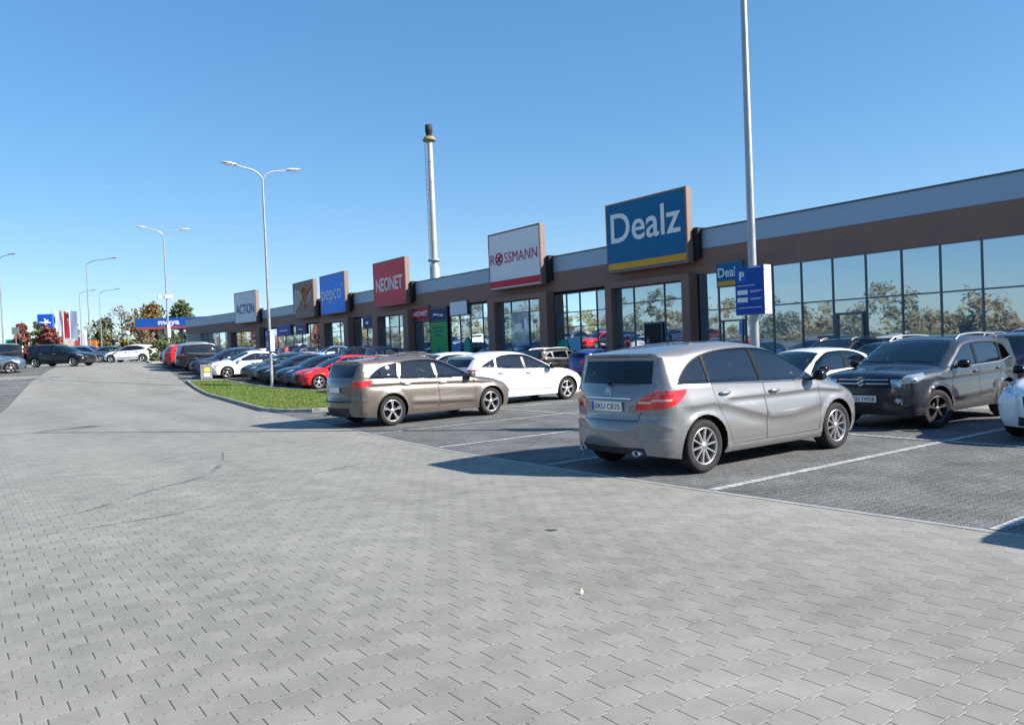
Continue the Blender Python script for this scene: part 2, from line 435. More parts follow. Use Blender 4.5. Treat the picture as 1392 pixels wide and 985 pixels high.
def make_wheel(name, parent, x, y, sp, side, det):
    """wheel > tyre, rim; outer face towards side*y"""
    r, w = sp['rw'], sp.get('tw', 0.205); rr = r * sp.get('rimf', 0.68); n = 40 if det else 20
    cache = sp.setdefault('_wheel', {})
    if side not in cache:
        def mk(prof, nm, m, smooth=True):
            b = MB(); b.lathe([(a, h * side) for a, h in prof], n, 0, 'y', smooth=smooth); o = b.build(nm, m); me = o.data; bpy.data.objects.remove(o); return me
        h = w / 2
        tyre = mk([(rr * 0.97, -h * .9), (rr * 1.02, -h), (r * 0.93, -h), (r * 0.985, -h * .82), (r, -h * .55), (r, h * .55), (r * 0.985, h * .80), (r * 0.95, h * .95), (r * 0.87, h * 1.0), (rr * 1.10, h * .98), (rr * 1.02, h * .92), (rr * 0.985, h * .80)], 'tyre', M['rubber'])
        b = MB()
        b.lathe([(q, hh * side) for q, hh in [(rr * 1.0, h * .86), (rr * .985, h * .93), (rr * .94, h * .90), (rr * .915, h * .72), (rr * .90, h * .1), (rr * .90, -h * .7)]], n, 0, 'y')
        ns = sp.get('spokes', 10); twin = sp.get('twin', False); hub = 0.2 * rr; sw = sp.get('spw', 0.028)
        angs = []
        for k in range(ns):
            a = 2 * math.pi * (k + 0.25) / ns
            angs += [(a - 0.115, -0.5), (a + 0.115, 0.5)] if twin else [(a, 0)]
        for a, sk in angs:
            ca, sa = math.cos(a), math.sin(a); a0 = a - sk * 0.12 * (2 if twin else 0)
            c0, s0 = math.cos(a0), math.sin(a0)
            def P(q, off, hh, cc, ss): return (cc * q - ss * off, hh * side, ss * q + cc * off)
            vs = []
            for q, wd, hh, (cc, ss) in ((hub * .8, sw * .62, h * .80, (c0, s0)), (rr * .55, sw * .50, h * .83, ((ca + c0) / 2, (sa + s0) / 2)), (rr * .95, sw * .62, h * .84, (ca, sa))):
                vs += [P(q, -wd * .62, hh, cc, ss), P(q, wd * .62, hh, cc, ss), P(q, wd, hh - 0.022, cc, ss), P(q, -wd, hh - 0.022, cc, ss), P(q, wd * .8, hh - 0.05, cc, ss), P(q, -wd * .8, hh - 0.05, cc, ss)]
            fs = []
            for i in (0, 6): fs += [(i, i + 1, i + 7, i + 6), (i + 1, i + 2, i + 8, i + 7), (i + 3, i, i + 6, i + 9), (i + 2, i + 4, i + 10, i + 8), (i + 5, i + 3, i + 9, i + 11)]
            b.add(vs, fs, 0)
        b.lathe([(0.001, h * .86 * side), (hub * .35, h * .86 * side), (hub * .55, h * .82 * side), (hub * .9, h * .80 * side), (hub * 1.15, h * .70 * side), (hub * 1.15, h * .3 * side)], 24, 0, 'y')
        o = b.build('rim', M[sp.get('rim', 'alloy')]); rim = o.data; bpy.data.objects.remove(o)
        b = MB(); b.lathe([(0.001, h * .12 * side), (rr * .62, h * .12 * side), (rr * .62, -h * .05 * side), (rr * .91, -h * .1 * side), (rr * .91, -h * .9 * side), (0.001, -h * .9 * side)], n, 0, 'y')
        o = b.build('wheel', M['brake']); disc = o.data; bpy.data.objects.remove(o)
        cache[side] = (disc, tyre, rim)
    disc, tyre, rim = cache[side]
    wh = link('wheel', disc, parent, (x, y, r)); link('tyre', tyre, wh); link('rim', rim, wh)
    return wh

def build_car(sp, det=True):
    c = Car(sp); g = c.g; root = empty(sp.get('name', 'parked_car'))
    zs = sp['sill']; Ra, rw = sp['Ra'], sp['rw']
    # bottom outline from rear to front with the two wheel arches
    bot = []
    def arc(wx, n=18):
        th0 = math.asin((zs - rw) / Ra); return [(wx + Ra * math.cos(t), rw + Ra * math.sin(t)) for t in np.linspace(math.pi - th0, th0, n)]
    E = [tuple(p) for p in c.E]
    bot = [(x, z) for x, z in dens([E[-1], (sp['wr'] - Ra * 1.0, zs)], 0.08, False)[1:-1]] if E[-1][0] < sp['wr'] - Ra - 0.05 else []
    bot += arc(sp['wr']); bot += dens([bot[-1], (sp['wf'] - Ra * 1.0, zs)], 0.10, False)[1:-1]; bot += arc(sp['wf'])
    bot += dens([bot[-1], E[0]], 0.08, False)[1:-1]
    dom = E + bot
    # side regions
    polys = []; regs = []     # (kind, polygon)
    def reg(kind, p): regs.append((kind, p)); polys.append(p)
    dlo = sp['dlo']; zlo, zhi = 0.5, 2.0
    panes = [inset(dlo, sp.get('frame', 0.022))]
    res = []
    cur = panes[0]
    for (xb, xt, hg) in sp['split']:          # from front to rear
        z0, z1 = sp['belt'][0][1], sp['belt'][0][1] + 0.5
        res.append(clip_x(cur, xb + hg, xt + hg, z0, z1, True)); cur = clip_x(cur, xb - hg, xt - hg, z0, z1, False)
    res.append(cur)
    res = [dens(p, g * 1.6) for p in res if len(p) >= 3]
    for i, p in enumerate(res): reg('pane%d' % i, p)
    dl = dens(dlo, g * 1.6)
    reg('trim', dl)
    if det:
        for k, dp in enumerate(sp.get('doors', [])):
            d2 = dens(dp, g * 1.5); reg('door%d' % k, inset(d2, 0.006)); reg('gap', d2)
    for kind, p in sp.get('side', []): reg(kind, dens(p, g))
    xs = np.arange(sp['x0'] - .1, sp['x1'] + .1, g * 1.25); zz = np.arange(0.12, sp['H'] + .05, g * 1.1)
    grid = [(x + (g * .6 if j % 2 else 0), z) for j, z in enumerate(zz) for x in xs]
    ex = []
    for f in ((0.02, 0.09, 0.22, 0.42, 0.68) if det else (0.06, 0.3, 0.65)):
        En = np.gradient(c.E, axis=0); En = np.stack([En[:, 1], -En[:, 0]], 1) / np.linalg.norm(En, axis=1)[:, None]; Q = c.E - En * (c.att[:, 1:2] * f); dq, _ = c.near(Q[:, 0], Q[:, 1]); ex += [tuple(q) for q, d, r in zip(Q, dq, c.att[:, 1]) if d > r * f * 0.85]
    # offset rings are inserted separately so the fillet keeps its shape
    keep = np.array(grid); dk, kk = c.near(keep[:, 0], keep[:, 1]); keep = keep[dk > c.att[kk.astype(int), 1] * 0.75]
    for fn in sp.get('feat', []):
        if hasattr(fn, 'path') and det:
            a = np.array(dens([tuple(q) for q in fn.path], .05, False)); k2 = np.ones(len(keep), bool)
            zl = np.interp(keep[:, 0], a[:, 0], a[:, 1]); k2 &= ~((keep[:, 0] > a[0, 0]) & (keep[:, 0] < a[-1, 0]) & (np.abs(keep[:, 1] - zl) < fn.wid * 1.1)); keep = keep[k2]
            for o_ in (-1.3, -.9, -.55, -.3, -.12, .12, .5, 1.0): ex += [(q[0], q[1] + o_ * fn.wid) for q in a]
    vs, fs, cen = c.cdt(dom, polys, [tuple(p) for p in keep], ex)
    cls = np.full(len(fs), -1)
    for i in range(len(regs) - 1, -1, -1): cls[in_poly(cen, regs[i][1])] = i
    kinds = [k for k, _ in regs]
    y = c.S(vs[:, 0], vs[:, 1]); n = c.side_n(vs[:, 0], vs[:, 1])
    d, k = c.near(vs[:, 0], vs[:, 1]); on = d < 1e-4
    ee = c.band_n(np.interp(k[on] + 0.5, np.arange(len(c.s)), c.s) if False else c.s[np.argmin(np.hypot(vs[on][:, None, 0] - c.E[None, :, 0], vs[on][:, None, 1] - c.E[None, :, 1]), 1)], np.ones(on.sum()))
    seamn = {}
    nn = n[on] * 0.5 + ee; nn /= np.linalg.norm(nn, axis=1)[:, None]; n[on] = nn
    P3 = np.stack([vs[:, 0], y, vs[:, 1]], 1)
    # band
    bp = []; bregs = []
    def breg(kind, p): bregs.append((kind, p)); bp.append(p)
    mk = c.mark; sm = lambda nm: c.s[mk[nm]]
    tw0, tw1 = sp.get('ws_t', (0.95, 0.93)); s0, s1 = sm('cowl') + 0.03, sm('rooff') - 0.02
    K = 0.8
    for kind, p, end in sp.get('band', []):
        breg(kind, c.bandpoly(p, end))
        if min(q[0] for q in p) * max(q[0] for q in p) > 0: breg(kind, c.bandpoly([(-a, b) for a, b in p], end))
    breg('windshield', dens([(s0, -tw0), (s1, -tw1), (s1, tw1), (s0, tw0)], 0.1))
    tr0, tr1 = sp.get('rg_t', (0.92, 0.92)); s2, s3 = sm('rgt') + 0.03, sm('rgb') - 0.02
    breg('rear_window', dens([(s2, -tr0), (s3, -tr1), (s3, tr1), (s2, tr0)], 0.1))
    sc = lambda P: [(a, b * K) for a, b in P]
    bdom = [(a, -K) for a in c.s] + dens([(c.s[-1], -K), (c.s[-1], K)], 0.12, False)[1:-1] + [(a, K) for a in c.s[::-1]] + dens([(c.s[0], K), (c.s[0], -K)], 0.12, False)[1:-1]
    tt = np.linspace(-K, K, 15 if det else 7)[1:-1]
    vb, fb, cb = c.cdt(bdom, [sc(p) for p in bp], [(a, t) for a in c.s[1:-1] for t in tt], [])
    clb = np.full(len(fb), -1)
    for i in range(len(bregs) - 1, -1, -1): clb[in_poly(cb, sc(bregs[i][1]))] = i
    bk = [k for k, _ in bregs]
    ss_, t_ = vb[:, 0], np.clip(vb[:, 1] / K, -1, 1)
    PB = c.band(ss_, t_); NB = c.band_n(ss_, t_)
    edge = np.abs(np.abs(t_) - 1) < 1e-5
    if edge.any():
        ex_, ez_ = np.interp(ss_[edge], c.s, c.E[:, 0]), np.interp(ss_[edge], c.s, c.E[:, 1]); ns = c.side_n(ex_, ez_); ns[:, 1] *= np.sign(t_[edge])
        nb = NB[edge] + 0.5 * ns; NB[edge] = nb / np.linalg.norm(nb, axis=1)[:, None]
    flipy = np.array((1, -1, 1))
    def side_chunks(sel, off=0.0, mi=0, both=(1, -1)):
        out = []
        for sg in both:
            v = P3 + n * off; nq = n.copy()
            if sg < 0: v = v * flipy; nq = nq * flipy
            out.append((v, nq, fs[sel], mi))
        return out
    def band_chunk(sel, off=0.0, mi=0): return [(PB + NB * off, NB, fb[sel], mi)]
    isk = lambda names, kinds_, cl: np.isin(cl, [i for i, kk_ in enumerate(kinds_) if kk_ in names])
    pm = M[sp['paint']]; gl = M['glass'] if det else M['glassop']
    bodysel = cls < 0
    doorsel = np.isin(cls, [i for i, kk_ in enumerate(kinds) if kk_.startswith('door')])
    me = raw_mesh('body', side_chunks(bodysel) + band_chunk(clb < 0), [pm]); link('body', me, root)
    parts = {}
    lightmat = {'seam': 'trim', 'taillight': 'tail', 'tail_clear': 'lens_w', 'headlight': 'head', 'grille': 'trim', 'cladding': 'plastic', 'lower': 'plastic', 'silver': 'satin', 'bumper_insert': 'plastic', 'smoke': 'taildk'}
    # trim around the windows
    for sg in (1, -1): link('window_trim', raw_mesh('window_trim', side_chunks(isk(['trim'], kinds, cls), 0, 0, (sg,)), [M['trim']]), root)
    npane = len(res)
    for i in range(npane):
        sel = isk(['pane%d' % i], kinds, cls)
        gm = gl if not (det and i >= sp.get('privacy', 9)) else M['glassdk']
        for sg in (1, -1):
            me = raw_mesh('side_window', side_chunks(sel, -0.006, 0, (sg,)), [gm])
            if me: link('side_window', me, root)
    link('windshield', raw_mesh('windshield', band_chunk(isk(['windshield'], bk, clb), -0.004), [gl]), root)
    link('rear_window', raw_mesh('rear_window', band_chunk(isk(['rear_window'], bk, clb), -0.004), [M['glassop'] if not det else (M['glassdk'] if sp.get('privacy', 9) < 3 else M['glassrear'])]), root)
    doorobs = []
    if det:
        for k in range(len(sp.get('doors', []))):
            for sg in (1, -1):
                me = raw_mesh('door', side_chunks(isk(['door%d' % k], kinds, cls), 0, 0, (sg,)), [pm])
                if me is None: continue
                dob = link('door', me, root); hx, hz = sp['handles'][k]
                yy = float(c.S([hx], [hz])[0]); b = MB()
                prof = [(-.105, .006), (-.09, .016), (-.05, .021), (.05, .021), (.09, .016), (.105, .006)]
                b.tube([(hx + a, (yy + 0.012 + 0.02 * (1 - (a / .11) ** 2)) * sg, hz) for a, q in prof], [q for a, q in prof], 8)
                b.build('handle', M[sp['handlemat']] if sp.get('handlemat') else pm, dob)
    singles = {'seam', 'grille', 'cladding', 'lower', 'silver', 'bumper_insert'}
    for kind in sorted(set(kinds + bk)):
        if kind not in lightmat: continue
        m = M[lightmat[kind]]
        if kind in singles:
            me = raw_mesh(kind, side_chunks(isk([kind], kinds, cls)) + band_chunk(isk([kind], bk, clb)), [m])
            nm = {'seam': 'tailgate_seam', 'lower': 'lower_bumper', 'silver': 'trim_strip', 'bumper_insert': 'bumper_grille'}.get(kind, kind)
            if me: me.name = nm; loose(link(nm, me, root))
        else:
            for sg in (1, -1):
                bs = isk([kind], bk, clb) & (np.sign(cb[:, 1]) == sg)
                nm = {'tail_clear': 'taillight', 'smoke': 'taillight'}.get(kind, kind)
                me = raw_mesh(nm, side_chunks(isk([kind], kinds, cls), 0.002, 0, (sg,)) + band_chunk(bs, 0.002), [m])
                if me: link(nm, me, root)
    # underbody, wheel housings
    b = MB(); yi = sp['W'] / 2 - 0.10
    xr, xf = c.E[-1][0] + 0.06, c.E[0][0] - 0.06
    b.box(xr + .2, sp['wr'] - Ra, -yi + .2, yi - .2, zs + .01, zs + 0.05); b.box(sp['wr'] - Ra, sp['wr'] + Ra, -yi + .2, yi - .2, zs, zs + .2)
    b.box(sp['wr'] + Ra, sp['wf'] - Ra, -yi, yi, zs, zs + 0.05); b.box(sp['wf'] - Ra, sp['wf'] + Ra, -yi + .2, yi - .2, zs, zs + .2); b.box(sp['wf'] + Ra, xf - .2, -yi + .2, yi - .2, zs + .01, zs + 0.05)
    for wx in (sp['wr'], sp['wf']):
        for sg in (1, -1):
            a = arc(wx); ys = c.S(np.array([p[0] for p in a]), np.array([p[1] for p in a])); k = len(a)
            ctr = (wx, rw)
            out = [(p[0], sg * (q - 0.004), p[1]) for p, q in zip(a, ys)]; inn = [(p[0], sg * (yi - 0.24), p[1]) for p in a]
            b.add(out + inn, [(i, i + 1, k + i + 1, k + i) for i in range(k - 1)])
            b.add(inn, [tuple(range(k))])
    b.build('underbody', M['trim'], root, recalc=False)
    for wx in (sp['wf'], sp['wr']):
        for sg in (1, -1):
            wh = make_wheel('wheel', root, wx, sg * (float(c.S([wx], [rw + Ra + .03])[0]) - sp.get('tw', .205) / 2 - 0.012), sp, sg, det)
            if sp.get('steer') and wx == sp['wf']: wh.rotation_euler = (0, 0, sp['steer'])
    # mirrors
    mx, mz = sp['mirror']
    for sg in (1, -1):
        y0 = float(c.S([mx], [mz])[0]); b = MB()
        rings = []
        for f, s_ in ((0, .35), (.12, .75), (.35, 1), (.75, 1), (.93, .8), (1, .45)):
            yc = y0 + 0.05 + f * 0.17; rings.append([(mx + 0.02 + s_ * 0.085 * np.sign(math.cos(t)) * abs(math.cos(t)) ** .7 - 0.04 * f, sg * yc, mz + 0.06 + s_ * 0.075 * np.sign(math.sin(t)) * abs(math.sin(t)) ** .6) for t in np.linspace(0, 2 * math.pi, 12, endpoint=False)])
        vv = [p for r_ in rings for p in r_]; b.add(vv, [(i * 12 + j, i * 12 + (j + 1) % 12, (i + 1) * 12 + (j + 1) % 12, (i + 1) * 12 + j) for i in range(5) for j in range(12)], 0, True); b.add(rings[0], [tuple(range(12))]); b.add(rings[-1], [tuple(range(12))])
        b.tube([(mx + 0.02, sg * (y0 - 0.01), mz + 0.0), (mx + 0.02, sg * (y0 + 0.08), mz + 0.035)], 0.022, 8, 1)
        b.build('side_mirror', [M[sp.get('mirrormat', sp['paint'])], M['trim']], root)
    # cabin
    if det:
        bz = sp['belt'][0][1]; b = MB(); yi2 = sp['W'] / 2 - 0.13; xd = sp['mirror'][0] - 0.10; xe = sp['x0'] + 0.28
        b.box(xe, xd, -yi2, yi2, zs + .06, zs + .12); b.box(xd - .35, xd + .25, -yi2, yi2, bz - .22, bz - .06, c=.05)
        for sg in (1, -1): b.box(xe, xd, sg * yi2 - .02, sg * yi2 + .02, zs + .1, bz - .06)
        b.box(xe, xe + .04, -yi2, yi2, zs + .1, bz - .1); b.box(xe + .05, xe + .62, -yi2, yi2, bz - .13, bz - .11)
        b.tube([(xd - .48 + .03 * math.sin(t), .36 + .18 * math.cos(t), bz - .06 + .17 * math.sin(t)) for t in np.linspace(0, 2 * math.pi, 17)], 0.014, 6, 0, False)
        b.build('interior', M['inter'], root)
        def seat(x, y, w, nm='seat'):
            b = MB(); b.box(x, x + .5, y - w / 2, y + w / 2, zs + .15, zs + .36, c=.05)
            vs_ = []
            b2 = MB(); b2.box(-.07, .07, -w / 2, w / 2, 0, .56, c=.045)
            for k in range(max(1, int(round(w / .5)))):
                yc = -w / 2 + w * (k + .5) / max(1, int(round(w / .5))); b2.box(-.05, .05, yc - .13, yc + .13, .60, .80, c=.045); b2.box(-.012, .012, yc - .05, yc + .05, .55, .61)
            rot = Matrix.Rotation(R(-14), 4, 'Y')
            vv = [rot @ Vector(p) + Vector((x + .02, y, zs + .30)) for p in b2.v]; b.add(vv, b2.f)
            b.build(nm, M['seat'], root)
        xs_ = sp.get('seatx', (0.05, -0.80))
        for yy in (.37, -.37): seat(xs_[0] - .25, yy, .50)
        seat(xs_[1] - .25, 0, 1.28, 'rear_seat')
    if sp.get('rails'):
        for sg in (1, -1):
            b = MB(); xa, xb = sp['rails']; pts = []
            for x in np.linspace(xa, xb, 12):
                i = np.argmin(np.abs(c.E[mk['rooff']:mk['rgt'], 0] - x)) + mk['rooff']
                lift = 0.045 if xa + .02 < x < xb - .02 else -0.005
                pts.append((x, sg * (c.ye[i] - .02), c.E[i, 1] + lift + .006))
            b.tube(pts, 0.016, 8); b.build('roof_rail', M[sp.get('railmat', 'satin')], root)
    return root, c

def plate(parent, c, end, z, txt, tilt=0.0, bg='plate', y=0.0):
    """licence plate on the centre line: thin slab with raised characters"""
    q = c.s_at(z, end); p = c.band(np.array([q]), np.array([y]))[0]; sg = 1 if end == 'f' else -1
    b = MB(); b.box(-.004, .012, -.26, .26, -.057, .057, 0, 0); b.box(.0122, .0125, -.258, -.215, -.053, .053, 1)
    o = b.build('licence_plate', [M['plate'], M['plateblue']], parent)
    x = p[0] + sg * 0.004
    o.matrix_local = Matrix.Translation((x, y, z)) @ Matrix.Rotation(0 if sg > 0 else math.pi, 4, 'Z') @ Matrix.Rotation(tilt, 4, 'Y')
    if txt:
        t = text_mesh('lettering', txt, .092, M['ink'], o, 0.0004, 0.0012, .43, Matrix(((0, 0, 1, .0129), (1, 0, 0, .022), (0, 1, 0, -.033), (0, 0, 0, 1))))
    return o
M['glassrear'] = glass_clear('car_rear_glass', (0.12, 0.15, 0.16), 1.5)
def ridge(path, amp, wid, below=True):
    """a pressed crease along a side-view path: the panel steps in under the line and swells back"""
    P = np.array(path)
    def f(x, z):
        zl = np.interp(x, P[:, 0], P[:, 1]); fade = np.clip((x - P[0, 0]) / .15, 0, 1) * np.clip((P[-1, 0] - x) / .15, 0, 1)
        d = z - zl
        return fade * amp * np.where(d > 0, np.exp(-(d / (wid * 1.2)) ** 2), np.exp(-(-d / (wid * .35)) ** 2) - 0.9 * np.exp(-((-d - wid * .9) / (wid * .8)) ** 2))
    f.path = P; f.wid = wid
    return f

# ---- compact silver van-like hatchback
SP = {}
mb_dlo = spline([(-1.74, 1.065), (-1.66, 1.165), (-1.50, 1.295), (-1.28, 1.385), (-.95, 1.435), (-.5, 1.455), (-.05, 1.435), (.25, 1.365), (.62, 1.185), (.93, 1.005)], .08) + [(.90, .985), (.5, .995), (0, 1.01), (-.6, 1.03), (-1.2, 1.05)]
SP['mpv'] = dict(name='parked_car', W=1.786, H=1.557, x0=-2.16, x1=2.22, wf=1.35, wr=-1.35, rw=.316, Ra=.375, sill=.20, step=.05, tw=.215, rimf=.70,
    belt=((-1.7, 1.06), (1.0, .985)), tum=.30, taper=.11, paint='silver', spokes=10, spw=.024,
    prof=[(2.10, .20, .10, .22, .22), (2.19, .32, .13, .26, .27), (2.22, .48, .15, .27, .30), (2.195, .62, .15, .25, .30), (2.11, .76, .13, .22, .27), (1.88, .875, .07, .20, .17), (1.5, .965, .05, .16, .12), (1.12, 1.04, .07, .11, .10, 'cowl'),
          (.66, 1.285, .09, .10, .09), (.26, 1.45, .06, .10, .10, 'rooff'), (-.15, 1.525, .035, .11, .10), (-.6, 1.555, .03, .11, .10), (-1.1, 1.54, .03, .11, .10), (-1.55, 1.49, .03, .11, .10), (-1.90, 1.425, .0, .06, .06, 'c'),
          (-1.86, 1.375, .0, .05, .05, 'c rgt'), (-2.02, 1.06, .10, .13, .12, 'rgb'), (-2.075, .95, .11, .17, .16), (-2.10, .82, .12, .20, .20), (-2.115, .68, .12, .23, .25), (-2.145, .63, .125, .24, .27), (-2.17, .55, .13, .26, .30), (-2.175, .47, .13, .26, .30), (-2.16, .38, .12, .25, .28), (-2.09, .25, .08, .22, .22)],
    dlo=mb_dlo, split=[(-.235, -.30, .035), (-1.20, -1.235, .025)], frame=.018,
    doors=[[(.93, .975), (.955, .70), (.92, .30), (-.20, .295), (-.205, .6), (-.225, 1.005)], [(-.232, 1.005), (-.212, .6), (-.207, .295), (-.86, .295), (-.93, .47), (-1.06, .70), (-1.16, .88), (-1.20, 1.045)]],
    handles=[(-.045, .895), (-.99, .925)], handlemat=None, mirror=(.80, .985), mirrormat='trim', seatx=(.02, -.85),
    feat=[ridge([(-1.7, .80), (-1.2, .82), (-.9, .775), (-.5, .665), (-.1, .575), (.3, .565), (.9, .64), (1.0, .66)], .014, .10), ridge([(-1.0, .86), (.2, .855), (.9, .865), (1.6, .80)], .012, .06), lambda x, z: .022 * np.exp(-((z - .24) / .05) ** 2) * (np.abs(x) < .98)],
    side=[('tail_clear', [(-2.4, .895), (-1.83, .90), (-1.85, .878), (-2.4, .868)]), ('taillight', [(-2.4, .985), (-1.61, 1.005), (-1.63, .955), (-1.74, .855), (-1.92, .79), (-2.4, .76)]), ('headlight', [(2.4, .80), (1.98, .86), (1.62, .85), (1.80, .74), (2.06, .66), (2.4, .62)])],
    band=[('seam', [(-0.47, 0.654), (0.47, 0.654), (0.47, 0.645), (-0.47, 0.645)], 'r'), ('seam', [(0.461, 0.657), (0.47, 0.657), (0.5, 0.755), (0.491, 0.755)], 'r'), ('tail_clear', [(9, .895), (.47, .878), (.46, .85), (9, .868)], 'r'), ('taillight', [(9, .985), (.60, .975), (.51, .93), (.44, .85), (.43, .775), (9, .76)], 'r'),
          ('headlight', [(9, .80), (.50, .75), (.46, .66), (9, .60)], 'f'), ('grille', [(-.42, .70), (.42, .70), (.34, .52), (-.34, .52)], 'f'), ('lower', [(-.6, .40), (.6, .40), (.65, .22), (-.65, .22)], 'f'), ('lower', [(-.56, .335), (.56, .335), (.62, .21), (-.62, .21)], 'r')])

wg_dlo = spline([(-1.84, 1.02), (-1.76, 1.11), (-1.58, 1.24), (-1.36, 1.315), (-.9, 1.36), (-.4, 1.37), (0, 1.325), (.42, 1.15), (.82, .945)], .08) + [(.79, .925), (.3, .94), (-.5, .955), (-1.2, .985)]
SP['wagon'] = dict(name='parked_car', W=1.78, H=1.485, x0=-2.29, x1=2.225, wf=1.325, wr=-1.325, rw=.318, Ra=.375, sill=.20, step=.055, tw=.215, rimf=.72,
    belt=((-1.8, 1.015), (.9, .925)), tum=.30, taper=.12, paint='bronze', spokes=5, twin=True, spw=.026,
    prof=[(2.10, .20, .12, .22, .24), (2.20, .32, .15, .27, .30), (2.225, .48, .16, .28, .32), (2.19, .62, .16, .26, .31), (2.08, .735, .13, .22, .27), (1.82, .83, .07, .20, .18), (1.45, .905, .05, .16, .12), (1.06, .97, .07, .11, .10, 'cowl'),
          (.52, 1.235, .09, .10, .09), (.05, 1.405, .06, .10, .10, 'rooff'), (-.4, 1.465, .035, .11, .10), (-.9, 1.47, .03, .11, .10), (-1.5, 1.445, .03, .11, .10), (-1.99, 1.385, .0, .06, .06, 'c'),
          (-1.94, 1.335, .0, .05, .05, 'c rgt'), (-2.16, 1.035, .10, .13, .13, 'rgb'), (-2.225, .93, .11, .17, .18), (-2.24, .80, .12, .20, .22), (-2.25, .66, .13, .23, .26), (-2.275, .61, .135, .25, .29), (-2.293, .54, .14, .26, .30), (-2.295, .46, .14, .26, .32), (-2.26, .32, .12, .25, .28), (-2.17, .22, .08, .22, .22)],
    dlo=wg_dlo, split=[(-.16, -.22, .045), (-1.12, -1.02, .045)], frame=.018,
    doors=[[(.80, .915), (.86, .68), (.83, .30), (-.13, .295), (-.135, .6), (-.155, .945)], [(-.162, .945), (-.142, .6), (-.137, .295), (-.84, .295), (-.90, .46), (-1.02, .68), (-1.10, .82), (-1.13, .975)]],
    handles=[(-.02, .845), (-.95, .87)], handlemat='satin', mirror=(.70, .925), mirrormat='bronze', seatx=(-.05, -.90), rails=(-1.55, .0), railmat='trim', privacy=9,
    feat=[ridge([(-1.9, .90), (-1.0, .895), (0, .865), (.9, .83), (1.5, .78)], .014, .06), ridge([(-.9, .47), (0, .43), (.9, .40)], .018, .08)],
    side=[('taillight', [(-2.5, .975), (-1.74, .985), (-1.82, .90), (-1.97, .84), (-2.5, .80)]), ('headlight', [(2.5, .76), (1.95, .82), (1.50, .83), (1.62, .76), (1.98, .66), (2.5, .60)])],
    band=[('seam', [(-0.5, 0.609), (0.5, 0.609), (0.5, 0.6), (-0.5, 0.6)], 'r'), ('seam', [(0.491, 0.612), (0.5, 0.612), (0.52, 0.8), (0.511, 0.8)], 'r'), ('taillight', [(9, .975), (.72, .965), (.60, .89), (.62, .82), (9, .80)], 'r'), ('lower', [(-.85, .42), (.85, .42), (.8, .21), (-.8, .21)], 'r'), ('headlight', [(9, .75), (.50, .70), (.46, .62), (9, .58)], 'f'), ('grille', [(-.40, .68), (.40, .68), (.36, .58), (-.36, .58)], 'f'), ('lower', [(-.6, .44), (.6, .44), (.65, .22), (-.65, .22)], 'f')])

h_dlo = spline([(-1.60, 1.06), (-1.46, 1.15), (-1.2, 1.27), (-.85, 1.345), (-.4, 1.365), (0, 1.325), (.42, 1.15), (.82, .945)], .08) + [(.79, .925), (.3, .94), (-.5, .965), (-1.2, 1.01)]
SP['hatch'] = dict(name='parked_car', W=1.78, H=1.47, x0=-2.10, x1=2.20, wf=1.325, wr=-1.325, rw=.316, Ra=.372, sill=.20, step=.055, tw=.21, rimf=.70,
    belt=((-1.6, 1.05), (.9, .925)), tum=.31, taper=.12, paint='white', spokes=5, spw=.06,
    prof=[(2.08, .20, .12, .22, .24), (2.17, .32, .15, .27, .30), (2.20, .48, .16, .28, .32), (2.17, .62, .16, .26, .31), (2.06, .745, .13, .22, .27), (1.80, .845, .07, .20, .18), (1.45, .915, .05, .16, .12), (1.06, .97, .07, .11, .10, 'cowl'),
          (.52, 1.235, .09, .10, .09), (.05, 1.395, .06, .10, .10, 'rooff'), (-.4, 1.455, .035, .11, .10), (-.9, 1.455, .03, .11, .10), (-1.4, 1.40, .03, .11, .10), (-1.72, 1.34, .0, .06, .06, 'c'),
          (-1.69, 1.295, .0, .05, .05, 'c rgt'), (-1.95, 1.05, .10, .13, .13, 'rgb'), (-2.03, .93, .11, .17, .18), (-2.05, .80, .12, .20, .22), (-2.06, .66, .13, .23, .26), (-2.085, .61, .135, .25, .29), (-2.103, .54, .14, .26, .30), (-2.105, .46, .14, .26, .32), (-2.07, .32, .12, .25, .28), (-2.0, .22, .08, .22, .22)],
    dlo=h_dlo, split=[(-.16, -.22, .04), (-1.12, -1.06, .03)], frame=.018,
    doors=[[(.80, .915), (.86, .68), (.83, .30), (-.13, .295), (-.135, .6), (-.155, .955)], [(-.162, .955), (-.142, .6), (-.137, .295), (-.84, .295), (-.90, .46), (-1.02, .68), (-1.10, .82), (-1.13, .995)]],
    handles=[(-.02, .86), (-.95, .89)], mirror=(.70, .925), mirrormat='trim', seatx=(-.05, -.90),
    feat=[ridge([(-1.9, .88), (-1.0, .89), (0, .85), (.9, .80), (1.5, .76)], .014, .06), ridge([(-.9, .45), (0, .41), (.9, .38)], .016, .08)],
    side=[('taillight', [(-2.5, .985), (-1.66, 1.0), (-1.80, .92), (-2.5, .86)]), ('headlight', [(2.5, .78), (1.95, .83), (1.52, .85), (1.66, .76), (1.98, .67), (2.5, .62)])],
    band=[('seam', [(-0.48, 0.609), (0.48, 0.609), (0.48, 0.6), (-0.48, 0.6)], 'r'), ('seam', [(0.471, 0.612), (0.48, 0.612), (0.5, 0.85), (0.491, 0.85)], 'r'), ('taillight', [(9, .985), (.55, .955), (.55, .86), (9, .84)], 'r'), ('lower', [(-.85, .40), (.85, .40), (.8, .21), (-.8, .21)], 'r'), ('headlight', [(9, .78), (.50, .71), (.50, .63), (9, .60)], 'f'), ('grille', [(-.42, .66), (.42, .66), (.36, .40), (-.36, .40)], 'f'), ('lower', [(-.7, .36), (.7, .36), (.7, .22), (-.7, .22)], 'f')])

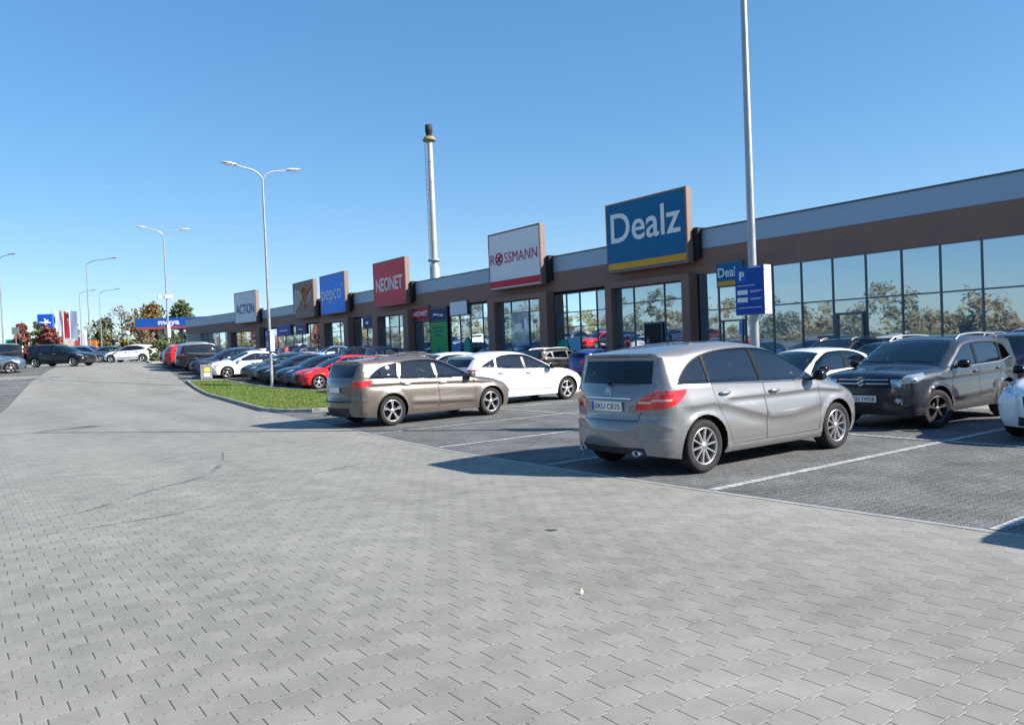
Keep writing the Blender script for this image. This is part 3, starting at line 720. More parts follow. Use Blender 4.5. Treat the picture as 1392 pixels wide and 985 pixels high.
s_dlo = spline([(-1.62, 1.09), (-1.55, 1.20), (-1.42, 1.36), (-1.20, 1.42), (-.8, 1.455), (-.3, 1.455), (.08, 1.41), (.42, 1.24), (.74, 1.045)], .08) + [(.71, 1.02), (.3, 1.035), (-.5, 1.05), (-1.1, 1.07)]
clad_side = lambda x0, x1: [('cladding', [(x1, .36), (x0, .36), (x0, .1), (x1, .1)])]
SP['suv'] = dict(name='parked_car', W=1.775, H=1.61, x0=-2.10, x1=2.07, wf=1.25, wr=-1.25, rw=.335, Ra=.405, sill=.26, step=.055, tw=.215, rimf=.68,
    belt=((-1.6, 1.085), (.8, 1.02)), tum=.24, taper=.09, lean=.03, paint='suvgrey', spokes=5, twin=True, spw=.03, rim='alloydk', flare=.03,
    prof=[(1.97, .26, .06, .16, .14), (2.04, .38, .08, .18, .16), (2.07, .56, .09, .18, .17), (2.065, .80, .09, .17, .17), (2.02, .94, .08, .12, .14), (1.88, 1.01, .05, .13, .11), (1.45, 1.045, .04, .13, .10), (.98, 1.09, .06, .10, .09, 'cowl'),
          (.50, 1.385, .08, .09, .08), (.16, 1.535, .05, .09, .09, 'rooff'), (-.3, 1.59, .03, .10, .09), (-.9, 1.595, .03, .10, .09), (-1.5, 1.56, .03, .10, .09), (-1.86, 1.505, .0, .06, .06, 'c'),
          (-1.82, 1.455, .0, .05, .05, 'c rgt'), (-1.98, 1.11, .08, .12, .11, 'rgb'), (-2.04, .98, .09, .15, .15), (-2.06, .80, .10, .17, .17), (-2.065, .68, .10, .19, .2), (-2.09, .63, .11, .21, .22), (-2.105, .56, .11, .22, .23), (-2.11, .48, .11, .22, .23), (-2.06, .34, .09, .21, .2), (-1.98, .27, .07, .2, .18)],
    dlo=s_dlo, split=[(-.20, -.24, .045), (-1.12, -1.20, .05)], frame=.020, privacy=1,
    doors=[[(.72, 1.01), (.80, .72), (.77, .42), (-.17, .415), (-.175, .7), (-.195, 1.04)], [(-.202, 1.04), (-.182, .7), (-.177, .415), (-.78, .415), (-.84, .56), (-.96, .76), (-1.06, .90), (-1.10, 1.06)]],
    handles=[(-.06, .93), (-.94, .95)], mirror=(.60, 1.03), mirrormat='trim', seatx=(-.10, -.90), rails=(-1.55, .05), railmat='satin', steer=R(-14),
    feat=[ridge([(-1.7, .93), (-.6, .90), (.7, .87), (1.3, .86)], .012, .06), ridge([(-.8, .56), (0, .52), (.8, .50)], .020, .10)],
    side=[('taillight', [(-2.4, 1.05), (-1.80, 1.06), (-1.86, .93), (-2.4, .90)]), ('headlight', [(2.4, .93), (1.90, .955), (1.55, .985), (1.62, .90), (1.88, .82), (2.4, .76)]), ('cladding', [(.79, .40), (-.79, .40), (-.79, .1), (.79, .1)]), ('cladding', [(2.4, .36), (1.66, .40), (1.60, .1), (2.4, .1)]), ('cladding', [(-2.4, .38), (-1.66, .42), (-1.60, .1), (-2.4, .1)])],
    band=[('taillight', [(9, 1.05), (.62, 1.03), (.60, .93), (9, .90)], 'r'), ('lower', [(-9, .40), (9, .40), (9, .2), (-9, .2)], 'r'), ('headlight', [(9, .94), (.47, .885), (.50, .755), (9, .75)], 'f'), ('silver', [(-.44, .89), (.44, .89), (.44, .872), (-.44, .872)], 'f'), ('silver', [(-.45, .82), (.45, .82), (.45, .802), (-.45, .802)], 'f'), ('grille', [(-.46, .905), (.46, .905), (.49, .735), (-.49, .735)], 'f'),
          ('silver', [(.645, .59), (.685, .59), (.665, .45), (.625, .45)], 'f'), ('bumper_insert', [(.69, .62), (.46, .58), (.44, .44), (.66, .40)], 'f'), ('bumper_insert', [(-.40, .64), (.40, .64), (.34, .36), (-.34, .36)], 'f'), ('cladding', [(-9, .36), (9, .36), (9, .2), (-9, .2)], 'f')])

c_dlo = spline([(-1.38, 1.06), (-1.30, 1.17), (-1.10, 1.31), (-.8, 1.385), (-.4, 1.405), (.02, 1.37), (.40, 1.20), (.74, .985)], .08) + [(.71, .965), (.2, .98), (-.6, 1.01)]
SP['city'] = dict(name='parked_car', W=1.66, H=1.49, x0=-1.80, x1=1.82, wf=1.15, wr=-1.15, rw=.295, Ra=.35, sill=.20, step=.07, tw=.19, rimf=.66,
    belt=((-1.4, 1.05), (.8, .965)), tum=.30, taper=.13, paint='white', spokes=5, spw=.05,
    prof=[(1.72, .20, .12, .22, .24), (1.80, .34, .15, .27, .30), (1.82, .50, .16, .28, .32), (1.78, .68, .15, .26, .30), (1.68, .80, .12, .22, .25), (1.45, .90, .08, .20, .18), (1.15, .965, .06, .16, .12), (.92, 1.01, .07, .11, .10, 'cowl'),
          (.48, 1.265, .09, .10, .10), (.12, 1.42, .06, .11, .11, 'rooff'), (-.3, 1.475, .04, .13, .12), (-.8, 1.475, .04, .14, .13), (-1.2, 1.42, .05, .13, .12), (-1.42, 1.355, .06, .08, .08), 
          (-1.48, 1.315, .08, .08, .08, 'rgt'), (-1.66, 1.05, .12, .14, .14, 'rgb'), (-1.73, .92, .13, .19, .2), (-1.76, .78, .14, .22, .25), (-1.785, .62, .14, .24, .28), (-1.80, .48, .14, .25, .3), (-1.77, .33, .12, .24, .28), (-1.70, .22, .08, .22, .22)],
    dlo=c_dlo, split=[(-.42, -.50, .05)], frame=.018, doors=[[(.72, .955), (.77, .7), (.74, .30), (-.44, .295), (-.45, .6), (-.44, .995)]], handles=[(-.28, .88)], mirror=(.60, .965), mirrormat='trim', seatx=(-.05, -.78),
    feat=[ridge([(-1.5, .86), (0, .84), (1.2, .80)], .012, .06)],
    side=[('taillight', [(-2, .95), (-1.48, .96), (-1.52, .80), (-2, .76)]), ('headlight', [(2, .80), (1.5, .86), (1.36, .84), (1.5, .72), (2, .66)])],
    band=[('taillight', [(9, .95), (.40, .93), (.40, .78), (9, .76)], 'r'), ('lower', [(-.7, .36), (.7, .36), (.7, .2), (-.7, .2)], 'r'), ('headlight', [(9, .80), (.50, .76), (.46, .64), (9, .62)], 'f'), ('grille', [(-.4, .52), (.4, .52), (.45, .34), (-.45, .34)], 'f')])

n_dlo = spline([(-1.62, .985), (-1.45, 1.09), (-1.15, 1.235), (-.8, 1.30), (-.4, 1.315), (0, 1.275), (.42, 1.11), (.86, .925)], .08) + [(.83, .905), (.3, .92), (-.5, .94), (-1.2, .96)]
SP['saloon'] = dict(name='parked_car', W=1.80, H=1.425, x0=-2.35, x1=2.30, wf=1.37, wr=-1.37, rw=.315, Ra=.372, sill=.20, step=.07, tw=.21, rimf=.70,
    belt=((-1.6, .98), (.9, .905)), tum=.32, taper=.12, paint='navy', spokes=5, spw=.055,
    prof=[(2.18, .20, .12, .22, .24), (2.27, .32, .15, .27, .30), (2.30, .46, .16, .28, .32), (2.26, .60, .16, .26, .31), (2.14, .715, .13, .22, .27), (1.88, .81, .07, .20, .18), (1.5, .88, .05, .16, .12), (1.10, .945, .07, .11, .10, 'cowl'),
          (.55, 1.195, .09, .10, .09), (.08, 1.35, .06, .10, .10, 'rooff'), (-.4, 1.42, .035, .11, .10), (-.85, 1.405, .03, .11, .10), (-1.2, 1.335, .04, .10, .09, 'rgt'), (-1.72, 1.075, .07, .12, .11, 'rgb'), (-1.95, 1.02, .07, .14, .13), (-2.22, .985, .09, .15, .16), (-2.285, .94, .11, .17, .18), (-2.30, .80, .13, .20, .24), (-2.33, .60, .14, .26, .30), (-2.345, .46, .14, .26, .32), (-2.31, .32, .12, .25, .28), (-2.2, .22, .08, .22, .22)],
    dlo=n_dlo, split=[(-.16, -.22, .04), (-1.16, -1.06, .03)], frame=.018,
    doors=[[(.84, .895), (.90, .66), (.87, .30), (-.13, .295), (-.135, .6), (-.155, .93)], [(-.162, .93), (-.142, .6), (-.137, .295), (-.88, .295), (-.94, .46), (-1.06, .66), (-1.14, .80), (-1.17, .95)]],
    handles=[(-.02, .83), (-.97, .85)], mirror=(.74, .905), mirrormat=None, seatx=(-.05, -.90),
    feat=[ridge([(-1.9, .84), (-1.0, .83), (0, .81), (.9, .77), (1.5, .73)], .014, .06)],
    side=[('taillight', [(-2.5, .94), (-1.98, .95), (-2.04, .83), (-2.5, .80)]), ('headlight', [(2.5, .73), (2.0, .79), (1.66, .80), (1.76, .72), (2.02, .63), (2.5, .58)])],
    band=[('taillight', [(9, .94), (.55, .93), (.55, .82), (9, .80)], 'r'), ('headlight', [(9, .73), (.54, .67), (.50, .59), (9, .57)], 'f'), ('grille', [(-.40, .66), (.40, .66), (.36, .52), (-.36, .52)], 'f'), ('lower', [(-.7, .38), (.7, .38), (.7, .22), (-.7, .22)], 'f')])
for k_, v_ in SP.items():
    if not v_.get('mirrormat'): v_['mirrormat'] = v_['paint']
# ================================================================ ground materials
def paver_mat():
    """grey interlocking I-shaped concrete blocks; rows run along X, straight ends along Y"""
    m, nt, b = nt_mat('light_concrete_pavers'); N, L = nt.nodes, nt.links
    def mth(op, a, c=None, d=None):
        n = N.new('ShaderNodeMath'); n.operation = op
        for i, q in enumerate((a, c, d)):
            if q is None: continue
            if isinstance(q, (int, float)): n.inputs[i].default_value = q
            else: L.new(q, n.inputs[i])
        return n.outputs[0]
    geo = N.new('ShaderNodeNewGeometry'); sep = N.new('ShaderNodeSeparateXYZ'); L.new(geo.outputs['Position'], sep.inputs[0])
    wob = N.new('ShaderNodeTexNoise'); wob.inputs['Scale'].default_value = 0.6; wob.inputs['Detail'].default_value = 2; L.new(geo.outputs['Position'], wob.inputs['Vector'])
    wv = mth('MULTIPLY', mth('SUBTRACT', wob.outputs['Fac'], 0.5), 0.03)
    x = mth('ADD', sep.outputs['X'], wv); y = mth('ADD', sep.outputs['Y'], wv)
    LX, LY, A = 0.19, 0.158, 0.075
    v0 = mth('DIVIDE', y, LY); br = mth('ROUND', v0)
    # trapezoid wave of the long joint, shifted half a block every row
    ph = mth('FRACT', mth('ADD', mth('DIVIDE', x, LX), mth('MULTIPLY', br, 0.5)))
    tri = mth('SUBTRACT', mth('ABSOLUTE', mth('SUBTRACT', ph, 0.5)), 0.25)          # -.25..+.25
    wave = mth('MULTIPLY', mth('MINIMUM', mth('MAXIMUM', mth('MULTIPLY', tri, 34.0), -1.0), 1.0), A)
    d = mth('SUBTRACT', mth('SUBTRACT', v0, br), wave)
    row = mth('ADD', br, mth('MULTIPLY', mth('GREATER_THAN', d, 0.0), 1.0))
    jl = mth('MULTIPLY', mth('ABSOLUTE', d), LY)
    u = mth('ADD', mth('DIVIDE', x, LX), mth('ADD', mth('MULTIPLY', row, 0.5), 0.25 + 0.25))
    fu = mth('FRACT', u); je = mth('MULTIPLY', mth('MINIMUM', fu, mth('SUBTRACT', 1.0, fu)), LX)
    cid = N.new('ShaderNodeCombineXYZ'); L.new(mth('FLOOR', u), cid.inputs[0]); L.new(row, cid.inputs[1])
    wn = N.new('ShaderNodeTexWhiteNoise'); wn.noise_dimensions = '2D'; L.new(cid.outputs[0], wn.inputs['Vector'])
    def ramp(val, lo, hi):
        r = N.new('ShaderNodeMapRange'); r.interpolation_type = 'SMOOTHSTEP'; r.inputs['From Min'].default_value = lo; r.inputs['From Max'].default_value = hi
        L.new(val, r.inputs['Value']); return r.outputs[0]
    # the sandy long joints are filled pale, the straight end joints stay open and dark
    jln = ramp(jl, 0.0022, 0.0046); jen = ramp(je, 0.0017, 0.0044)
    n1 = N.new('ShaderNodeTexNoise'); n1.inputs['Scale'].default_value = 0.35; n1.inputs['Detail'].default_value = 5; n1.inputs['Roughness'].default_value = .6; L.new(geo.outputs['Position'], n1.inputs['Vector'])
    n2 = N.new('ShaderNodeTexNoise'); n2.inputs['Scale'].default_value = 3.2; n2.inputs['Detail'].default_value = 8; n2.inputs['Roughness'].default_value = .65; L.new(geo.outputs['Position'], n2.inputs['Vector'])
    n3 = N.new('ShaderNodeTexNoise'); n3.inputs['Scale'].default_value = 260; n3.inputs['Detail'].default_value = 3; L.new(geo.outputs['Position'], n3.inputs['Vector'])
    # stretched tyre polish along the lane
    mp = N.new('ShaderNodeMapping'); mp.inputs['Rotation'].default_value = (0, 0, R(8)); mp.inputs['Scale'].default_value = (0.55, 0.05, 1); L.new(geo.outputs['Position'], mp.inputs['Vector'])
    n4 = N.new('ShaderNodeTexNoise'); n4.inputs['Scale'].default_value = 1.0; n4.inputs['Detail'].default_value = 4; L.new(mp.outputs[0], n4.inputs['Vector'])
    val = mth('ADD', 0.243, mth('MULTIPLY', mth('SUBTRACT', wn.outputs['Value'], 0.5), 0.034))
    val = mth('ADD', val, mth('MULTIPLY', mth('SUBTRACT', n1.outputs['Fac'], 0.5), 0.13))
    val = mth('ADD', val, mth('MULTIPLY', mth('SUBTRACT', n2.outputs['Fac'], 0.5), 0.17))
    val = mth('ADD', val, mth('MULTIPLY', mth('SUBTRACT', n3.outputs['Fac'], 0.5), 0.12))
    val = mth('ADD', val, mth('MULTIPLY', mth('SUBTRACT', n4.outputs['Fac'], 0.5), 0.16))
    # black tyre scuffs: thin bands of a warped wave, broken by noise
    sc = N.new('ShaderNodeTexNoise'); sc.inputs['Scale'].default_value = 0.11; sc.inputs['Detail'].default_value = 1.0; sc.inputs['Distortion'].default_value = .4; L.new(geo.outputs['Position'], sc.inputs['Vector'])
    line = mth('SUBTRACT', 1.0, ramp(mth('ABSOLUTE', mth('SUBTRACT', mth('FRACT', mth('MULTIPLY', sc.outputs['Fac'], 5.0)), 0.5)), 0.002, 0.014))
    n5 = N.new('ShaderNodeTexNoise'); n5.inputs['Scale'].default_value = 0.23; n5.inputs['Detail'].default_value = 3; L.new(geo.outputs['Position'], n5.inputs['Vector'])
    scuff = mth('MULTIPLY', line, ramp(n5.outputs['Fac'], 0.56, 0.66))
    val = mth('MULTIPLY', val, mth('SUBTRACT', 1.0, mth('MULTIPLY', scuff, 0.32)))
    # chipped blocks
    pale = mth('MULTIPLY', val, 1.42); dark = mth('MULTIPLY', val, 0.40)
    mixv = mth('ADD', mth('MULTIPLY', val, jln), mth('MULTIPLY', pale, mth('SUBTRACT', 1.0, jln)))
    mixv = mth('ADD', mth('MULTIPLY', mixv, jen), mth('MULTIPLY', dark, mth('SUBTRACT', 1.0, jen)))
    edge_ = mth('MULTIPLY', ramp(jl, 0.0040, 0.0050), mth('SUBTRACT', 1.0, ramp(jl, 0.0062, 0.0080)))
    mixv = mth('MULTIPLY', mixv, mth('SUBTRACT', 1.0, mth('MULTIPLY', edge_, 0.30)))
    n6 = N.new('ShaderNodeTexNoise'); n6.inputs['Scale'].default_value = 1.7; n6.inputs['Detail'].default_value = 4; L.new(geo.outputs['Position'], n6.inputs['Vector'])
    mixv = mth('MULTIPLY', mixv, mth('SUBTRACT', 1.0, mth('MULTIPLY', ramp(n6.outputs['Fac'], 0.66, 0.76), 0.28)))
    jog = mth('MULTIPLY', mth('LESS_THAN', mth('ABSOLUTE', tri), 0.022), mth('LESS_THAN', mth('ABSOLUTE', mth('SUBTRACT', v0, br)), A * 1.05))
    mixv = mth('MULTIPLY', mixv, mth('SUBTRACT', 1.0, mth('MULTIPLY', jog, 0.30)))
    tint = N.new('ShaderNodeMixRGB'); tint.inputs[1].default_value = (1.0, .985, .885, 1); tint.inputs[2].default_value = (1.0, 0.96, 0.835, 1); L.new(n2.outputs['Fac'], tint.inputs[0])
    sc2 = N.new('ShaderNodeVectorMath'); sc2.operation = 'SCALE'; L.new(tint.outputs[0], sc2.inputs[0]); L.new(mixv, sc2.inputs['Scale']); L.new(sc2.outputs[0], b.inputs['Base Color'])
    b.inputs['Roughness'].default_value = 0.78; b.inputs['Specular IOR Level'].default_value = 0.35
    h = mth('ADD', mth('MULTIPLY', mth('MINIMUM', mth('ADD', mth('MULTIPLY', ramp(jl, 0.0, 0.006), .3), .7), ramp(je, 0.0, 0.007)), 1.0), mth('MULTIPLY', n3.outputs['Fac'], 0.12))
    h = mth('ADD', h, mth('MULTIPLY', wn.outputs['Value'], 0.25))
    bp = N.new('ShaderNodeBump'); bp.inputs['Strength'].default_value = 0.55; bp.inputs['Distance'].default_value = 0.006; L.new(h, bp.inputs['Height']); L.new(bp.outputs[0], b.inputs['Normal'])
    return m

def bay_mat(name='dark_bay_pavers', base=0.112):
    m, nt, b = nt_mat(name); N, L = nt.nodes, nt.links
    geo = N.new('ShaderNodeNewGeometry'); br = N.new('ShaderNodeTexBrick')
    br.inputs['Scale'].default_value = 1.0; br.inputs['Brick Width'].default_value = .20; br.inputs['Row Height'].default_value = .10; br.inputs['Mortar Size'].default_value = .006; br.inputs['Mortar Smooth'].default_value = .3
    br.inputs['Color1'].default_value = (base * .96, base, base * .97, 1); br.inputs['Color2'].default_value = (base * 1.14, base * 1.18, base * 1.15, 1); br.inputs['Mortar'].default_value = (base * .62, base * .62, base * .63, 1)
    L.new(geo.outputs['Position'], br.inputs['Vector'])
    n = N.new('ShaderNodeTexNoise'); n.inputs['Scale'].default_value = 90; n.inputs['Detail'].default_value = 5; n.inputs['Roughness'].default_value = .7; L.new(geo.outputs['Position'], n.inputs['Vector'])
    n2 = N.new('ShaderNodeTexNoise'); n2.inputs['Scale'].default_value = 1.3; n2.inputs['Detail'].default_value = 8; n2.inputs['Roughness'].default_value = .6; L.new(geo.outputs['Position'], n2.inputs['Vector'])
    vo = N.new('ShaderNodeTexVoronoi'); vo.inputs['Scale'].default_value = 55; L.new(geo.outputs['Position'], vo.inputs['Vector'])
    a = N.new('ShaderNodeMapRange'); a.inputs['From Min'].default_value = .35; a.inputs['From Max'].default_value = .65; a.inputs['To Min'].default_value = .25; a.inputs['To Max'].default_value = 2.0; L.new(n.outputs['Fac'], a.inputs['Value'])
    c = N.new('ShaderNodeMapRange'); c.inputs['From Min'].default_value = .3; c.inputs['From Max'].default_value = .7; c.inputs['To Min'].default_value = .7; c.inputs['To Max'].default_value = 1.35; L.new(n2.outputs['Fac'], c.inputs['Value'])
    mu = N.new('ShaderNodeMath'); mu.operation = 'MULTIPLY'; L.new(a.outputs[0], mu.inputs[0]); L.new(c.outputs[0], mu.inputs[1])
    s = N.new('ShaderNodeVectorMath'); s.operation = 'SCALE'; L.new(br.outputs['Color'], s.inputs[0]); L.new(mu.outputs[0], s.inputs['Scale']); L.new(s.outputs[0], b.inputs['Base Color'])
    b.inputs['Roughness'].default_value = .85; b.inputs['Specular IOR Level'].default_value = .3
    ad = N.new('ShaderNodeMath'); ad.operation = 'ADD'; L.new(n.outputs['Fac'], ad.inputs[0]); L.new(br.outputs['Fac'], ad.inputs[1]); ad.inputs[1].default_value = 0
    sb = N.new('ShaderNodeMath'); sb.operation = 'SUBTRACT'; L.new(vo.outputs['Distance'], sb.inputs[0]); L.new(br.outputs['Fac'], sb.inputs[1])
    bp = N.new('ShaderNodeBump'); bp.inputs['Strength'].default_value = .8; bp.inputs['Distance'].default_value = .008; L.new(sb.outputs[0], bp.inputs['Height']); L.new(bp.outputs[0], b.inputs['Normal'])
    return m
def block_line_mat(name, axis):
    """white line laid in pale blocks with joints"""
    m, nt, b = nt_mat(name); N, L = nt.nodes, nt.links
    geo = N.new('ShaderNodeNewGeometry'); br = N.new('ShaderNodeTexBrick')
    mp = N.new('ShaderNodeMapping'); mp.inputs['Location'].default_value = (0.03, 0.013, 0); L.new(geo.outputs['Position'], mp.inputs['Vector'])
    br.offset = 0.0
    br.inputs['Brick Width'].default_value = .20 if axis == 'y' else .105; br.inputs['Row Height'].default_value = .105 if axis == 'y' else .20; br.inputs['Scale'].default_value = 1; br.inputs['Mortar Size'].default_value = .010
    br.inputs['Color1'].default_value = (.36, .36, .36, 1); br.inputs['Color2'].default_value = (.55, .55, .54, 1); br.inputs['Mortar'].default_value = (.13, .13, .13, 1); L.new(mp.outputs[0], br.inputs['Vector'])
    n = N.new('ShaderNodeTexNoise'); n.inputs['Scale'].default_value = 14; n.inputs['Detail'].default_value = 8; L.new(geo.outputs['Position'], n.inputs['Vector'])
    c = N.new('ShaderNodeMapRange'); c.inputs['From Min'].default_value = .3; c.inputs['From Max'].default_value = .7; c.inputs['To Min'].default_value = .6; c.inputs['To Max'].default_value = 1.15; L.new(n.outputs['Fac'], c.inputs['Value'])
    s = N.new('ShaderNodeVectorMath'); s.operation = 'SCALE'; L.new(br.outputs['Color'], s.inputs[0]); L.new(c.outputs[0], s.inputs['Scale']); L.new(s.outputs[0], b.inputs['Base Color']); b.inputs['Roughness'].default_value = .8
    return m
M['paver'] = paver_mat(); M['bay'] = bay_mat(); M['asph'] = mat('asphalt', (.085, .085, .088), .85, 0, .3, var=.25, vscale=.8, bump=.4, bscale=120)
M['lineX'] = block_line_mat('white_block_line', 'x'); M['lineY'] = block_line_mat('white_block_line_across', 'y')
M['kerb'] = mat('concrete_kerb', (.30, .30, .295), .8, 0, .3, var=.25, vscale=4, bump=.3)
M['soil'] = mat('lawn_soil', (.07, .115, .018), .95, 0, .1, var=.35, vscale=2.5)
M['verge'] = mat('dry_grass_verge', (.12, .115, .04), .95, 0, .1, var=.5, vscale=.12)

def sheet(name, poly, off, m, ys=None):
    """flat polygon draped over the terrain, off metres above it"""
    bm = bmesh.new(); vs = [bm.verts.new((x, y, 0)) for x, y in poly]; bm.faces.new(vs)
    y0, y1 = min(p[1] for p in poly), max(p[1] for p in poly)
    for y in [33 + 1.5 * k for k in range(21)] + [64, 70, 80, 95, 112]:
        if y0 < y < y1: bmesh.ops.bisect_plane(bm, geom=bm.verts[:] + bm.edges[:] + bm.faces[:], plane_co=(0, y, 0), plane_no=(0, 1, 0))
    x0, x1 = min(p[0] for p in poly), max(p[0] for p in poly)
    if y1 > 33:
        for x in [13 + 1.1 * k for k in range(11)]:
            if x0 < x < x1: bmesh.ops.bisect_plane(bm, geom=bm.verts[:] + bm.edges[:] + bm.faces[:], plane_co=(x, 0, 0), plane_no=(1, 0, 0))
    for v in bm.verts: v.co.z = zt(v.co.x, v.co.y) + off
    bmesh.ops.recalc_face_normals(bm, faces=bm.faces)
    for f in bm.faces:
        if f.normal.z < 0: f.normal_flip()
    me = bpy.data.meshes.new(name); bm.to_mesh(me); bm.free(); me.materials.append(m)
    return link(name, me)
S_ = lambda o: tag(o, kind='structure')
S_(sheet('ground', [(-2500, -600), (2500, -600), (2500, 3000), (-2500, 3000)], 0.0, M['verge']))
LANE_R = [(6.62, -12), (6.48, 2.8), (6.28, 6.0), (6.22, 8.5), (6.20, 10.5), (6.32, 12.2), (6.55, 14.6), (6.90, 19.0), (7.22, 22.9), (8.36, 31), (9.36, 38.9), (9.80, 43.2), (10.3, 47), (12.0, 62)]
LANE_L = [(6.3, 62), (3.35, 47.3), (2.2, 39.4), (1.33, 32), (-4.4, -12)]
S_(sheet('parking_ground', [(-22, -12), (60, -12), (60, 62), (46, 150), (-22, 150)], 0.004, M['asph']))
S_(sheet('lane', [(-4.4, -12)] + LANE_R + [(40, 62), (40, 82), (-18, 82), (-18, 62)] + LANE_L[:-1], 0.012, M['paver']))
S_(sheet('parking_bays', LANE_R[:9] + [(16.25, 19.6), (16.25, -12)], 0.008, M['bay']))
S_(sheet('second_lane', [(16.25, -12), (21.9, -12), (21.9, 62), (16.25, 62)], 0.012, M['paver']))
S_(sheet('front_bays', [(21.9, -12), (26.9, -12), (26.9, 95), (21.9, 95)], 0.008, M['bay']))
S_(sheet('far_bays', [(8.6, 19.6), (16.25, 19.6), (16.25, 62), (12.0, 62), (10.3, 47), (9.8, 43.2), (11.9, 42.2), (12.7, 30), (12.8, 19.6)][1:4] + [(10.3, 47), (9.8, 43.2), (11.9, 42.2), (12.7, 30), (12.8, 19.6)], 0.008, M['bay']))
S_(sheet('side_bays', [(-22, -12), (-4.4, -12), (1.33, 32), (2.2, 39.4), (3.35, 47.3), (6.3, 62), (-22, 62)], 0.008, M['bay']))
S_(sheet('crossing_path', [(-22, 49.9), (3.72, 49.2), (4.05, 51.2), (-22, 51.9)], 0.016, M['paver']))
b = MB(); b.box(26.9, 29.98, -12, 90, 0, .0); 
pv = sheet('pavement', [(27.02, -12), (29.99, -12), (29.99, 95), (27.02, 95)], 0.13, M['paver']); S_(pv)
def strip(name, pts, w, h0, h1, m, side=1):
    """a kerb or flush edging following a line on the terrain"""
    P = [Vector((*p, 0)) for p in dens(pts, 1.5, False)]; b = MB(); L_ = []; Rr = []
    for i, p in enumerate(P):
        d = (P[min(i + 1, len(P) - 1)] - P[max(i - 1, 0)]).normalized(); n = Vector((d.y, -d.x, 0)) * side
        L_.append(p); Rr.append(p + n * w)
    rows = []
    for q, q2 in zip(L_, Rr):
        z, z2 = zt(q.x, q.y), zt(q2.x, q2.y); rows.append([(q.x, q.y, z + h0), (q.x, q.y, z + h1 - .012), (q.x + (q2.x - q.x) * .12, q.y + (q2.y - q.y) * .12, z + h1), (q2.x - (q2.x - q.x) * .12, q2.y - (q2.y - q.y) * .12, z2 + h1), (q2.x, q2.y, z2 + h1 - .012), (q2.x, q2.y, z2 + h0)])
    vs = [p for r_ in rows for p in r_]; b.add(vs, [(i * 6 + j, i * 6 + j + 1, (i + 1) * 6 + j + 1, (i + 1) * 6 + j) for i in range(len(rows) - 1) for j in range(5)]); b.add(rows[0], [tuple(range(6))]); b.add(rows[-1], [tuple(range(6))])
    return S_(b.build(name, m))
strip('edging_kerb', LANE_R[:9], .09, -.05, .0155, mat('pale_edging', (.30, .30, .285), .8, var=.15, vscale=4))
strip('pavement_kerb', [(26.9, -12), (26.9, 95)], .12, -.05, .135, M['kerb'])
# lawn island
LAWN = [(7.26, 22.7), (7.42, 21.5), (8.0, 20.7), (8.9, 20.2), (12.4, 20.2), (12.5, 30), (11.7, 42.3), (9.95, 43.1), (9.36, 38.9), (8.36, 31)]
strip('lawn_kerb', LAWN + [LAWN[0]], .10, -.05, .11, M['kerb'], -1)
S_(sheet('lawn_bed', LAWN, .06, M['soil']))
# white block lines
LB = [2.82 + 2.75 * k for k in range(-5, 0)] + [2.82, 5.50, 8.20, 11.05, 13.95, 16.8]
xr_at = lambda y: float(np.interp(y, [p[1] for p in LANE_R], [p[0] for p in LANE_R]))
for y in LB: S_(sheet('bay_line', [(xr_at(y) + .12, y - .055), (16.1, y - .055), (16.1, y + .055), (xr_at(y) + .12, y + .055)], .014, M['lineX']))
S_(sheet('bay_divider_line', [(11.30, -12), (11.41, -12), (11.41, 19.5), (11.30, 19.5)], .018, M['lineY']))
for y in [19.6 + 2.75 * k for k in range(16)]: S_(sheet('bay_line', [(12.9, y - .05), (16.1, y - .05), (16.1, y + .05), (12.9, y + .05)], .014, M['lineX']))
for y in [-11 + 2.7 * k for k in range(38)]: S_(sheet('bay_line', [(22.0, y - .05), (26.8, y - .05), (26.8, y + .05), (22.0, y + .05)], .014, M['lineX']))
for y in [34 + 2.7 * k for k in range(10)]: S_(sheet('bay_line', [(-8, y - .05), (float(np.interp(y, [32, 39.4, 47.3, 62], [1.33, 2.2, 3.35, 6.3])) - .1, y - .05), (float(np.interp(y, [32, 39.4, 47.3, 62], [1.33, 2.2, 3.35, 6.3])) - .1, y + .05), (-8, y + .05)], .014, M['lineX']))
# grass blades
def grass():
    lawn = np.array(LAWN); n = 52000
    xs = rng.uniform(7.2, 12.6, n * 2); ys = rng.uniform(20, 43.2, n * 2); k = in_poly(np.stack([xs, ys], 1), [tuple(p) for p in LAWN])
    xs, ys = xs[k][:n], ys[k][:n]; V = []; F = []
    a = rng.uniform(0, 2 * np.pi, len(xs)); h = rng.uniform(.035, .085, len(xs)); lx = rng.normal(0, .025, len(xs)); ly = rng.normal(0, .025, len(xs)); w = rng.uniform(.005, .011, len(xs))
    for i in range(len(xs)):
        z = zt(xs[i], ys[i]) + .058; c, s = math.cos(a[i]) * w[i], math.sin(a[i]) * w[i]; o = len(V)
        V += [(xs[i] - c, ys[i] - s, z), (xs[i] + c, ys[i] + s, z), (xs[i] + lx[i], ys[i] + ly[i], z + h[i])]; F.append((o, o + 1, o + 2))
    me = bpy.data.meshes.new('grass'); me.from_pydata(V, [], F)
    m = leafmat('grass_blades', (.095, .17, .030), (.15, .18, .05), .9); me.materials.append(m)
    return link('grass', me)

